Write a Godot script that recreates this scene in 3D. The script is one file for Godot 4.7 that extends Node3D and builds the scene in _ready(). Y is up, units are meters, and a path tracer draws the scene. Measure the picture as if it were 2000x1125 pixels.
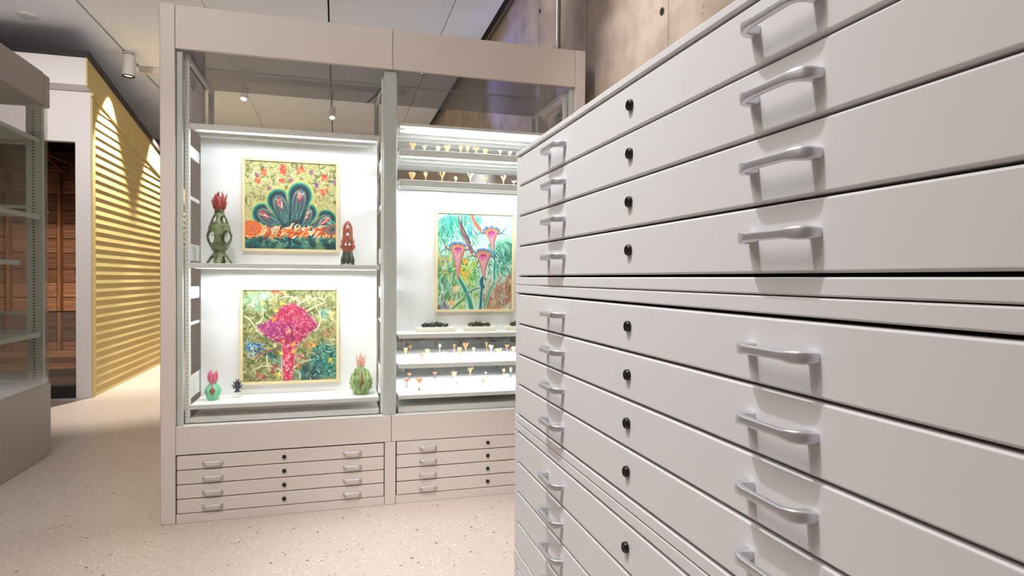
extends Node3D
# A museum study-storage gallery: a lit visible-storage case, a stack of flat-file drawers, a small clapboard house.

# energy of every lamp, the unseen and added ones too
const LIGHT := {
	"aisle_fill": 7.6, "case_fill": 0.22, "rear_fill": 2.4,
	"siding": 17.0, "glass_left": 0.7, "glass_right": 1.5, "drawer_key": 6.1, "floor_pool": 7.2, "bay_drawers": 3.7, "concrete": 3.2, "concrete_far": 0.65, "blue": 2.6, "fascia": 0.55,
	"left_upper": 0.36, "left_lower": 0.50, "right_canopy": 0.6, "right_board": 0.58, "pull_out": 0.8, "house": 4.0, "added_back_floods": 15.5, "house_front": 7.4,
}

var M := {}
var taken := {}

# ---------------------------------------------------------------- naming and tagging
func numbered(called: String) -> String:
	var n: int = taken.get(called, 0)
	taken[called] = n + 1
	return called if n == 0 else "%s_%03d" % [called, n]

func thing(called: String, label: String, category: String, at := Vector3.ZERO, group := "") -> Node3D:
	var o := Node3D.new()
	o.name = numbered(called)
	add_child(o)
	o.position = at
	tag(o, label, category, group)
	return o

func tag(o: Node, label: String, category: String, group := "") -> void:
	o.set_meta("label", label)
	o.set_meta("category", category)
	if group != "":
		o.set_meta("group", group)

func put(called: String, mesh: Mesh, m: Material, parent: Node = null, at := Vector3.ZERO) -> MeshInstance3D:
	var o := MeshInstance3D.new()
	o.name = called if parent else numbered(called)
	o.mesh = mesh
	o.material_override = m
	o.position = at
	o.cast_shadow = GeometryInstance3D.SHADOW_CASTING_SETTING_ON
	if parent:
		parent.add_child(o, true)
	else:
		add_child(o)
	return o

func struct(called: String, mesh: Mesh, m: Material, parent: Node = null) -> MeshInstance3D:
	var o := put(called, mesh, m, parent)
	if parent == null:
		o.set_meta("kind", "structure")
	return o

# ---------------------------------------------------------------- materials
func lin(r: float, g: float, b: float) -> Color:
	return Color(r / 255.0, g / 255.0, b / 255.0)

func mat(called: String, c: Color, rough := 0.6, metal := 0.0, spec := 0.5) -> StandardMaterial3D:
	var m := StandardMaterial3D.new()
	m.resource_name = called
	m.albedo_color = c
	m.roughness = rough
	m.metallic = metal
	m.metallic_specular = spec
	M[called] = m
	return m

func glow(called: String, c: Color, e: float) -> StandardMaterial3D:
	var m := mat(called, c, 0.5)
	m.emission_enabled = true
	m.emission = c
	m.emission_energy_multiplier = e
	return m

func glass(called: String, c: Color, a: float) -> StandardMaterial3D:
	var m := mat(called, Color(c.r, c.g, c.b, a), 0.02)
	m.transparency = BaseMaterial3D.TRANSPARENCY_ALPHA
	return m

# ---------------------------------------------------------------- mesh building
func S() -> SurfaceTool:
	var st := SurfaceTool.new()
	st.begin(Mesh.PRIMITIVE_TRIANGLES)
	return st

func tri(st: SurfaceTool, a: Vector3, b: Vector3, c: Vector3, na: Vector3, nb: Vector3, nc: Vector3) -> void:
	var flip := (b - a).cross(c - a).dot(na + nb + nc) > 0.0
	var ps := [a, c, b] if flip else [a, b, c]
	var ns := [na, nc, nb] if flip else [na, nb, nc]
	for i in 3:
		st.set_normal(ns[i])
		st.set_uv(Vector2.ZERO)
		st.add_vertex(ps[i])

func quad(st: SurfaceTool, a: Vector3, b: Vector3, c: Vector3, d: Vector3, n: Vector3) -> void:
	tri(st, a, b, c, n, n, n)
	tri(st, a, c, d, n, n, n)

func quad4(st: SurfaceTool, p: Array, n: Array) -> void:
	tri(st, p[0], p[1], p[2], n[0], n[1], n[2])
	tri(st, p[0], p[2], p[3], n[0], n[2], n[3])

func box(st: SurfaceTool, mn: Vector3, mx: Vector3, bev := 0.0) -> void:
	var c := (mn + mx) / 2.0
	var h := (mx - mn) / 2.0
	h = h.abs()
	bev = minf(bev, minf(h.x, minf(h.y, h.z)) * 0.9)
	var ax := [Vector3(1, 0, 0), Vector3(0, 1, 0), Vector3(0, 0, 1)]
	for a in 3:
		var b := (a + 1) % 3
		var d := (a + 2) % 3
		for s in [-1.0, 1.0]:
			var o: Vector3 = c + ax[a] * h[a] * s
			var hb: Vector3 = ax[b] * (h[b] - bev)
			var hd: Vector3 = ax[d] * (h[d] - bev)
			quad(st, o - hb - hd, o + hb - hd, o + hb + hd, o - hb + hd, ax[a] * s)
	if bev <= 0.0:
		return
	for a in 3:
		var b := (a + 1) % 3
		var d := (a + 2) % 3
		for sb in [-1.0, 1.0]:
			for sd in [-1.0, 1.0]:
				var e: Vector3 = ax[a] * (h[a] - bev)
				var p1: Vector3 = c + ax[b] * sb * h[b] + ax[d] * sd * (h[d] - bev)
				var p2: Vector3 = c + ax[b] * sb * (h[b] - bev) + ax[d] * sd * h[d]
				quad4(st, [p1 - e, p1 + e, p2 + e, p2 - e], [ax[b] * sb, ax[b] * sb, ax[d] * sd, ax[d] * sd])
	for sx in [-1.0, 1.0]:
		for sy in [-1.0, 1.0]:
			for sz in [-1.0, 1.0]:
				var k := Vector3(sx, sy, sz)
				var px := c + Vector3(h.x, h.y - bev, h.z - bev) * k
				var py := c + Vector3(h.x - bev, h.y, h.z - bev) * k
				var pz := c + Vector3(h.x - bev, h.y - bev, h.z) * k
				tri(st, px, py, pz, Vector3(sx, 0, 0), Vector3(0, sy, 0), Vector3(0, 0, sz))

func bx(mn: Vector3, mx: Vector3, bev := 0.0) -> ArrayMesh:
	var st := S()
	box(st, mn, mx, bev)
	return st.commit()

# a smooth sheet of points; closed says whether the columns wrap round
func sheet(st: SurfaceTool, rows: Array, closed: bool, outward := true) -> void:
	var nr := rows.size()
	var nc: int = rows[0].size()
	var mid := Vector3.ZERO
	for r in rows:
		for p in r:
			mid += p
	mid /= float(nr * nc)
	var ns := []
	var total := 0.0
	for i in nr:
		var row := PackedVector3Array()
		for j in nc:
			var ja := (j - 1 + nc) % nc if closed else maxi(j - 1, 0)
			var jb := (j + 1) % nc if closed else mini(j + 1, nc - 1)
			var du: Vector3 = rows[i][jb] - rows[i][ja]
			var dv: Vector3 = rows[mini(i + 1, nr - 1)][j] - rows[maxi(i - 1, 0)][j]
			var n := du.cross(dv)
			if n.length() < 1e-12:
				n = rows[i][j] - mid
			n = n.normalized()
			row.append(n)
			total += n.dot(rows[i][j] - mid)
		ns.append(row)
	var s := 1.0 if (total > 0.0) == outward else -1.0
	for i in nr - 1:
		for j in (nc if closed else nc - 1):
			var k := (j + 1) % nc
			quad4(st, [rows[i][j], rows[i][k], rows[i + 1][k], rows[i + 1][j]], [ns[i][j] * s, ns[i][k] * s, ns[i + 1][k] * s, ns[i + 1][j] * s])

# profile: Array of Vector2(radius, height)
func lathe(st: SurfaceTool, profile: Array, n := 20, at := Vector3.ZERO, lobes := 0, depth := 0.0) -> void:
	var rows := []
	for p in profile:
		var row := PackedVector3Array()
		for j in n:
			var a := TAU * j / n
			var r: float = p.x * (1.0 + depth * cos(a * lobes))
			row.append(at + Vector3(r * cos(a), p.y, r * sin(a)))
		rows.append(row)
	sheet(st, rows, true)
	for e in [0, rows.size() - 1]:
		var up := Vector3(0, -1 if e == 0 else 1, 0)
		var c := at + Vector3(0, profile[e].y, 0)
		if profile[e].x > 1e-5:
			for j in n:
				tri(st, c, rows[e][j], rows[e][(j + 1) % n], up, up, up)

# a flattened rod through pts: half-widths w along the side vector, half-thickness t across it
func blade(st: SurfaceTool, pts: Array, w: Array, t: float, side: Vector3, n := 8) -> void:
	var rows := []
	for i in pts.size():
		var d: Vector3 = (pts[mini(i + 1, pts.size() - 1)] - pts[maxi(i - 1, 0)]).normalized()
		var b := d.cross(side).normalized()
		var s := b.cross(d).normalized()
		var row := PackedVector3Array()
		for j in n:
			var a := TAU * j / n
			row.append(pts[i] + s * cos(a) * w[i] + b * sin(a) * minf(t, w[i]))
		rows.append(row)
	sheet(st, rows, true)
	for e in [0, pts.size() - 1]:
		var nn: Vector3 = (pts[e] - pts[1 if e == 0 else e - 1]).normalized()
		for j in n:
			tri(st, pts[e], rows[e][j], rows[e][(j + 1) % n], nn, nn, nn)

func rod(st: SurfaceTool, pts: Array, r: float, n := 10) -> void:
	var w := []
	for p in pts:
		w.append(r)
	var d: Vector3 = (pts[pts.size() - 1] - pts[0]).normalized()
	var side := Vector3.UP if absf(d.y) < 0.8 else Vector3.RIGHT
	blade(st, pts, w, r, side, n)

# a thick shell with holes: radius(theta, t) -> float, hole(theta, t) -> bool
func shell(st: SurfaceTool, nth: int, nt: int, height: float, radius: Callable, hole: Callable, thick: float) -> void:
	var pts := [[], []]
	for k in 2:
		for i in nt + 1:
			var row := PackedVector3Array()
			for j in nth:
				var a := TAU * j / nth
				var t := float(i) / nt
				var r: float = maxf(radius.call(a, t) - k * thick, 0.0008)
				row.append(Vector3(r * sin(a), t * height, r * cos(a)))
			pts[k].append(row)
	var open := []
	for i in nt:
		var row := []
		for j in nth:
			row.append(hole.call(TAU * (j + 0.5) / nth, (i + 0.5) / nt))
		open.append(row)
	for i in nt:
		for j in nth:
			if open[i][j]:
				continue
			var k := (j + 1) % nth
			for f in 2:
				var p: Array = pts[f]
				var q := [p[i][j], p[i][k], p[i + 1][k], p[i + 1][j]]
				var ns := []
				for c in [[i, j], [i, k], [i + 1, k], [i + 1, j]]:
					var du: Vector3 = p[c[0]][(c[1] + 1) % nth] - p[c[0]][(c[1] - 1 + nth) % nth]
					var dv: Vector3 = p[mini(c[0] + 1, nt)][c[1]] - p[maxi(c[0] - 1, 0)][c[1]]
					var n := dv.cross(du).normalized()
					var at: Vector3 = p[c[0]][c[1]]
					if n.dot(Vector3(at.x, 0, at.z)) < 0.0:
						n = -n
					ns.append(n if f == 0 else -n)
				quad4(st, q, ns)
			# rims towards open cells and the two ends
			var o: Array = pts[0]
			var m: Array = pts[1]
			var mid: Vector3 = (o[i][j] + o[i + 1][k]) / 2.0
			for e in [[i - 1, j, [i, j], [i, k]], [i + 1, j, [i + 1, j], [i + 1, k]], [i, (j - 1 + nth) % nth, [i, j], [i + 1, j]], [i, k, [i, k], [i + 1, k]]]:
				if e[0] < 0 or e[0] >= nt or open[e[0]][e[1]]:
					var a0: Vector3 = o[e[2][0]][e[2][1]]
					var a1: Vector3 = o[e[3][0]][e[3][1]]
					quad(st, a0, a1, m[e[3][0]][e[3][1]], m[e[2][0]][e[2][1]], ((a0 + a1) / 2.0 - mid).normalized())

# ---------------------------------------------------------------- camera, light
func setup() -> void:
	var cam := Camera3D.new()
	cam.name = "camera"
	cam.position = Vector3(0, 1.3, 0)
	cam.rotation = Vector3(-0.01512, -0.27608, 0.00686)
	cam.fov = rad_to_deg(2.0 * atan(562.5 / 1205.85))
	cam.near = 0.02
	cam.far = 100.0
	add_child(cam)
	cam.current = true
	var env := Environment.new()
	env.background_mode = Environment.BG_COLOR
	env.background_color = Color(0.02, 0.02, 0.02)
	env.tonemap_mode = Environment.TONE_MAPPER_LINEAR
	env.tonemap_exposure = 1.0
	env.sdfgi_enabled = true
	env.ssao_enabled = true
	env.ssil_enabled = true
	var we := WorldEnvironment.new()
	we.name = "world_environment"
	we.environment = env
	add_child(we)
	# added soft fill lights under the ceiling, outside the frame
	area("fill_light", Vector3(-1.45, 3.76, -1.15), Vector2(1.6, 1.3), Vector3.DOWN, Color(1.0, 0.97, 0.945), LIGHT.aisle_fill)
	area("fill_light", Vector3(-0.9, 3.76, -3.1), Vector2(1.6, 0.9), Vector3.DOWN, Color(0.97, 0.98, 1.0), LIGHT.case_fill)
	area("fill_light", Vector3(-3.6, 3.76, 1.6), Vector2(1.8, 1.8), Vector3.DOWN, Color(1.0, 0.975, 0.95), LIGHT.rear_fill)

func area(called: String, at: Vector3, size: Vector2, towards: Vector3, c: Color, e: float) -> void:
	var l := AreaLight3D.new()
	l.name = numbered(called)
	l.area_size = size
	l.light_color = c
	l.light_energy = e
	l.area_range = 14.0
	l.area_attenuation = 2.0
	l.shadow_enabled = true
	add_child(l)
	l.look_at_from_position(at, at + towards, Vector3.UP if absf(towards.normalized().y) < 0.9 else Vector3.FORWARD)

func spot(called: String, at: Vector3, to: Vector3, c: Color, e: float, angle: float, soft: float, size := 0.03) -> void:
	var l := SpotLight3D.new()
	l.name = numbered(called)
	l.light_color = c
	l.light_energy = e
	l.spot_angle = angle
	l.spot_angle_attenuation = soft
	l.spot_range = 14.0
	l.spot_attenuation = 2.0
	l.light_size = size
	l.shadow_enabled = true
	add_child(l)
	l.look_at_from_position(at, to, Vector3.UP if absf((to - at).normalized().y) < 0.97 else Vector3.FORWARD)

# ---------------------------------------------------------------- computed textures
func terrazzo() -> ImageTexture:
	var n := 1536
	var data := PackedByteArray()
	data.resize(n * n * 3)
	var rng := RandomNumberGenerator.new()
	rng.seed = 11
	for i in n * n:
		var v := rng.randf_range(-9.0, 9.0)
		data[i * 3] = clampi(int(188 + v), 0, 255)
		data[i * 3 + 1] = clampi(int(175 + v), 0, 255)
		data[i * 3 + 2] = clampi(int(165 + v), 0, 255)
	var tones := [[202, 190, 181], [208, 197, 189], [176, 161, 150], [196, 182, 171], [168, 152, 142], [184, 170, 160], [218, 209, 202], [158, 140, 130], [192, 179, 169], [180, 166, 156], [195, 182, 170]]
	for c in 15500:
		var dark := c >= 14700
		var r := rng.randf_range(1.5, 5.5)
		var col: Array = tones[rng.randi() % tones.size()]
		if dark:
			r = rng.randf_range(1.2, 3.6) if c < 15400 else rng.randf_range(3.6, 7.5)
			var g := rng.randf_range(40.0, 104.0)
			col = [g * 1.02, g * 0.93, g * 0.87]
			if c % 61 == 0:
				col = [186, 108, 88]
		var sx := rng.randi() % n
		var sy := rng.randi() % n
		var dirs := PackedVector2Array()
		var off := PackedFloat32Array()
		var k := rng.randi_range(5, 7)
		var a0 := rng.randf() * TAU
		var flat := rng.randf_range(0.5, 1.0)
		for i in k:
			var a := a0 + TAU * i / k + rng.randf_range(-0.3, 0.3)
			dirs.append(Vector2(cos(a), sin(a)))
			off.append(r * rng.randf_range(0.7, 1.0) * (flat if i % 2 == 0 else 1.0))
		var e := int(ceil(r * 1.3))
		for y in range(-e, e + 1):
			for x in range(-e, e + 1):
				var inside := true
				var p := Vector2(x, y)
				for i in k:
					if p.dot(dirs[i]) > off[i]:
						inside = false
						break
				if inside:
					var at := (posmod(sy + y, n) * n + posmod(sx + x, n)) * 3
					data[at] = int(col[0])
					data[at + 1] = int(col[1])
					data[at + 2] = int(col[2])
	var im := Image.create_from_data(n, n, false, Image.FORMAT_RGB8, data)
	return ImageTexture.create_from_image(im)

func concrete_texture() -> ImageTexture:
	var n := 768
	var f := FastNoiseLite.new()
	f.seed = 5
	f.frequency = 0.006
	f.fractal_octaves = 5
	var g := FastNoiseLite.new()
	g.seed = 9
	g.frequency = 0.03
	g.fractal_octaves = 3
	var im := f.get_seamless_image(n, n, false, false, 0.2)
	var im2 := g.get_seamless_image(n, n, false, false, 0.2)
	var out := Image.create(n, n, false, Image.FORMAT_RGB8)
	var rng := RandomNumberGenerator.new()
	rng.seed = 3
	for y in n:
		for x in n:
			var v := (im.get_pixel(x, y).r - 0.5) * 0.15 + (im2.get_pixel(x, int(y / 3.0)).r - 0.5) * 0.035 + rng.randf_range(-0.012, 0.012)
			out.set_pixel(x, y, Color(0.690 + v, 0.628 + v, 0.572 + v * 0.95))
	for i in 150:
		var r := rng.randf_range(0.6, 1.9)
		var cx := rng.randi() % n
		var cy := rng.randi() % n
		var tall := rng.randf_range(1.0, 2.2)
		for y in range(-7, 8):
			for x in range(-4, 5):
				if Vector2(x, y / tall).length() < r:
					out.set_pixel(posmod(cx + x, n), posmod(cy + y, n), Color(0.40, 0.34, 0.30))
	return ImageTexture.create_from_image(out)

func wood_texture(along_x: bool) -> ImageTexture:
	var n := 512
	var f := FastNoiseLite.new()
	f.seed = 21
	f.frequency = 0.02
	f.fractal_octaves = 4
	var base := f.get_seamless_image(n, n, false, false, 0.2)
	var out := Image.create(n, n, false, Image.FORMAT_RGB8)
	for y in n:
		for x in n:
			var v := base.get_pixel(int(x / 8.0) if along_x else x, y if along_x else int(y / 8.0)).r
			v = clampf((v - 0.5) * 1.5 + 0.5, 0.0, 1.0)
			var line := 0.5 + 0.5 * sin(v * 46.0)
			out.set_pixel(x, y, Color(0.62 + 0.26 * v + 0.08 * line, 0.54 + 0.26 * v + 0.08 * line, 0.47 + 0.26 * v + 0.08 * line))
	return ImageTexture.create_from_image(out)

# ---- painting by strokes
var px: PackedFloat32Array
var pw := 0
var ph := 0

func canvas(w: int, h: int, c: Color) -> void:
	pw = w
	ph = h
	px = PackedFloat32Array()
	px.resize(w * h * 3)
	for i in w * h:
		px[i * 3] = c.r
		px[i * 3 + 1] = c.g
		px[i * 3 + 2] = c.b

func dab(x: float, y: float, r: float, c: Color, a: float, soft := 0.35) -> void:
	for j in range(maxi(0, int(y - r)), mini(ph, int(y + r) + 2)):
		for i in range(maxi(0, int(x - r)), mini(pw, int(x + r) + 2)):
			var d := Vector2(i - x, j - y).length() / r
			if d < 1.0:
				var k := a * clampf((1.0 - d) / soft, 0.0, 1.0)
				var at := (j * pw + i) * 3
				px[at] = lerpf(px[at], c.r, k)
				px[at + 1] = lerpf(px[at + 1], c.g, k)
				px[at + 2] = lerpf(px[at + 2], c.b, k)

# a curved stroke in unit coordinates, radius from r0 to r1 (share of the width)
func stroke(p: Array, r0: float, r1: float, c: Color, a := 0.9, soft := 0.35) -> void:
	var q := []
	for v in p:
		q.append(Vector2(v[0] * pw, v[1] * ph))
	if q.size() == 2:
		q.insert(1, (q[0] + q[1]) / 2.0)
	var length: float = q[0].distance_to(q[1]) + q[1].distance_to(q[2])
	var step := maxf(0.7, minf(r0, r1) * pw * 0.45 + 0.4)
	var n := maxi(2, int(length / step))
	for i in n + 1:
		var t := float(i) / n
		var at: Vector2 = q[0].lerp(q[1], t).lerp(q[1].lerp(q[2], t), t)
		dab(at.x, at.y, maxf(0.9, lerpf(r0, r1, t) * pw), c, a, soft)

func oval(cx: float, cy: float, rx: float, ry: float, turn: float, c: Color, a := 1.0, soft := 0.12) -> void:
	var R := maxf(rx, ry) * pw
	for j in range(maxi(0, int(cy * ph - R)), mini(ph, int(cy * ph + R) + 2)):
		for i in range(maxi(0, int(cx * pw - R)), mini(pw, int(cx * pw + R) + 2)):
			var v := Vector2(i - cx * pw, j - cy * ph).rotated(-turn)
			var d := Vector2(v.x / (rx * pw), v.y / (ry * pw)).length()
			if d < 1.0:
				var k := a * clampf((1.0 - d) / soft, 0.0, 1.0)
				var at := (j * pw + i) * 3
				px[at] = lerpf(px[at], c.r, k)
				px[at + 1] = lerpf(px[at + 1], c.g, k)
				px[at + 2] = lerpf(px[at + 2], c.b, k)

func scribble(rng: RandomNumberGenerator, n: int, area_: Rect2, colors: Array, length: float, r: float, a: float, lean := -1.0) -> void:
	for i in n:
		var x := area_.position.x + rng.randf() * area_.size.x
		var y := area_.position.y + rng.randf() * area_.size.y
		var t := rng.randf() * TAU if lean < 0.0 else lean + rng.randf_range(-0.5, 0.5)
		var l := length * rng.randf_range(0.5, 1.3)
		var d := Vector2(cos(t), sin(t)) * l
		var k := Vector2(-d.y, d.x) * rng.randf_range(-0.6, 0.6)
		stroke([[x, y], [x + d.x * 0.5 + k.x, y + d.y * 0.5 + k.y], [x + d.x, y + d.y]], r * rng.randf_range(0.6, 1.4), r * 0.4, colors[rng.randi() % colors.size()], a)

func finished() -> ImageTexture:
	var data := PackedByteArray()
	data.resize(pw * ph * 3)
	for i in px.size():
		data[i] = clampi(int(px[i] * 255.0), 0, 255)
	return ImageTexture.create_from_image(Image.create_from_data(pw, ph, false, Image.FORMAT_RGB8, data))

func painting_fan() -> ImageTexture:
	var rng := RandomNumberGenerator.new()
	rng.seed = 41
	canvas(460, 452, lin(186, 186, 122))
	scribble(rng, 260, Rect2(0, 0, 1, 0.8), [lin(140, 142, 80), lin(100, 112, 60), lin(206, 202, 150), lin(160, 162, 96), lin(186, 174, 112), lin(120, 120, 70)], 0.06, 0.017, 0.5)
	scribble(rng, 900, Rect2(-0.02, 0, 1, 0.78), [lin(238, 232, 200), lin(226, 218, 168), lin(96, 104, 56), lin(206, 196, 138), lin(234, 224, 186), lin(128, 126, 66), lin(196, 120, 84)], 0.05, 0.0036, 0.75)
	for f in [[0.42, 0.09, 0.045], [0.2, 0.13, 0.03], [0.14, 0.22, 0.032], [0.60, 0.08, 0.04], [0.845, 0.32, 0.045], [0.86, 0.16, 0.035], [0.4, 0.22, 0.025]]:
		scribble(rng, 16, Rect2(f[0] - f[2] * 0.9, f[1] - f[2] * 0.9, f[2] * 1.6, f[2] * 1.6), [lin(226, 84, 60), lin(240, 128, 84), lin(206, 60, 62), lin(238, 160, 90)], f[2] * 0.7, 0.013, 0.85)
	for f in [[0.13, 0.155], [0.725, 0.11], [0.985, 0.2], [0.79, 0.27], [0.5, 0.21], [0.73, 0.41], [0.26, 0.31]]:
		scribble(rng, 7, Rect2(f[0] - 0.02, f[1] - 0.025, 0.03, 0.04), [lin(150, 78, 130), lin(112, 66, 116), lin(180, 110, 150)], 0.035, 0.008, 0.8)
	var lobes := [[0.19, 0.60, 0.118, 0.120, 0.40, 0.74], [0.885, 0.645, 0.122, 0.110, 0.74, 0.80], [0.36, 0.445, 0.130, 0.135, 0.48, 0.74], [0.67, 0.57, 0.118, 0.112, 0.58, 0.76], [0.595, 0.37, 0.136, 0.146, 0.54, 0.72]]
	for l in lobes:
		var c := Vector2(l[0], l[1])
		var root := Vector2(l[4], l[5])
		for ring in [[0.040, lin(222, 176, 110), 0.45], [0.030, lin(236, 214, 104), 0.8], [0.015, lin(64, 190, 160), 0.9], [0.004, lin(20, 128, 118), 1.0], [-0.010, lin(14, 84, 90), 1.0], [-0.024, lin(30, 50, 64), 1.0]]:
			oval(c.x, c.y, l[2] + ring[0], l[3] + ring[0], 0.0, ring[1], ring[2], 0.22)
			stroke([[c.x, c.y], [root.x, root.y]], l[2] * 0.97 + ring[0], 0.085 + ring[0] * 0.4, ring[1], ring[2] * (1.0 if ring[0] < 0.01 else 0.12), 0.3)
		for k in 24:
			var q := c.lerp(root, rng.randf_range(0.35, 1.0)) + Vector2(rng.randf_range(-0.06, 0.06), rng.randf_range(-0.04, 0.04))
			var e := q + (root - c).normalized() * 0.07
			stroke([[q.x, q.y], [e.x, e.y]], 0.008, 0.004, [lin(20, 118, 112), lin(14, 84, 92), lin(40, 146, 132), lin(24, 62, 76)][k % 4], 0.6)
		var d := (root - c).normalized()
		var b := Vector2(-d.y, d.x)
		if l[0] > 0.85:
			for k in 5:
				stroke([[0.78, 0.80], [0.84, 0.50 + k * 0.035], [0.985, 0.70 + k * 0.02]], 0.008, 0.011, [lin(60, 190, 160), lin(16, 110, 106), lin(110, 216, 186), lin(14, 76, 84), lin(50, 170, 146)][k], 0.8)
		for k in 11:
			var o := (k - 5) * 0.0105
			var t0 := c - d * (0.055 - absf(k - 5) * 0.006) + b * o
			var m := c + d * 0.07 + b * o * 1.9
			var e := c.lerp(root, 0.80 + 0.04 * (k % 3)) + b * o * 0.7
			stroke([[t0.x, t0.y], [m.x, m.y], [e.x, e.y]], 0.0032, 0.002, [lin(170, 206, 194), lin(214, 222, 210), lin(96, 170, 160)][k % 3], 0.6)
		for k in 30:
			var at := c + d * rng.randf_range(-0.045, 0.05) + b * rng.randf_range(-0.036, 0.036)
			var e := at + d * rng.randf_range(0.03, 0.06) - b * (at - c).dot(b) * 0.6
			stroke([[at.x, at.y], [e.x, e.y]], 0.007, 0.003, [lin(180, 50, 62), lin(214, 92, 92), lin(232, 176, 166), lin(136, 30, 52), lin(240, 206, 198)][k % 5], 0.8)
		for k in 9:
			var at := c - d * 0.066 + b * (k - 4) * 0.0125 + d * absf(k - 4) * 0.007
			oval(at.x, at.y, 0.009, 0.009, 0, lin(140, 206, 194), 0.8, 0.5)
			oval(at.x, at.y, 0.005, 0.005, 0, lin(24, 80, 88), 0.8, 0.5)
	# the band of orange flames and the dark water below
	for i in 60:
		var x := rng.randf()
		dab(x * pw, (0.87 + rng.randf_range(-0.01, 0.14)) * ph, 0.05 * pw, [lin(14, 62, 74), lin(20, 100, 104), lin(10, 44, 58)][i % 3], 0.8, 0.7)
	for y in range(int(ph * 0.92), ph):
		for i in pw:
			var at := (y * pw + i) * 3
			px[at] *= 0.55
			px[at + 1] = lerpf(px[at + 1], 0.2, 0.35)
			px[at + 2] = lerpf(px[at + 2], 0.24, 0.35)
	scribble(rng, 190, Rect2(-0.02, 0.755, 1.0, 0.11), [lin(226, 92, 34), lin(240, 140, 64), lin(246, 206, 150), lin(206, 72, 36), lin(244, 180, 110), lin(248, 226, 190)], 0.07, 0.014, 0.85, 5.6)
	for k in 6:
		oval(0.07, 0.77, 0.12 - k * 0.018, 0.10 - k * 0.016, 0, [lin(238, 122, 40), lin(226, 84, 48), lin(242, 150, 72), lin(214, 92, 70), lin(236, 130, 60), lin(206, 96, 80)][k], 0.9, 0.2)
		oval(0.96, 0.76, 0.10 - k * 0.015, 0.07 - k * 0.011, -0.3, [lin(206, 110, 96), lin(96, 96, 90), lin(200, 130, 110), lin(70, 84, 84), lin(120, 130, 120), lin(50, 60, 66)][k], 0.85, 0.2)
	scribble(rng, 110, Rect2(0, 0.86, 1, 0.13), [lin(40, 150, 140), lin(90, 190, 170), lin(14, 70, 80), lin(10, 46, 60), lin(24, 116, 116)], 0.06, 0.007, 0.7)
	return finished()

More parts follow.
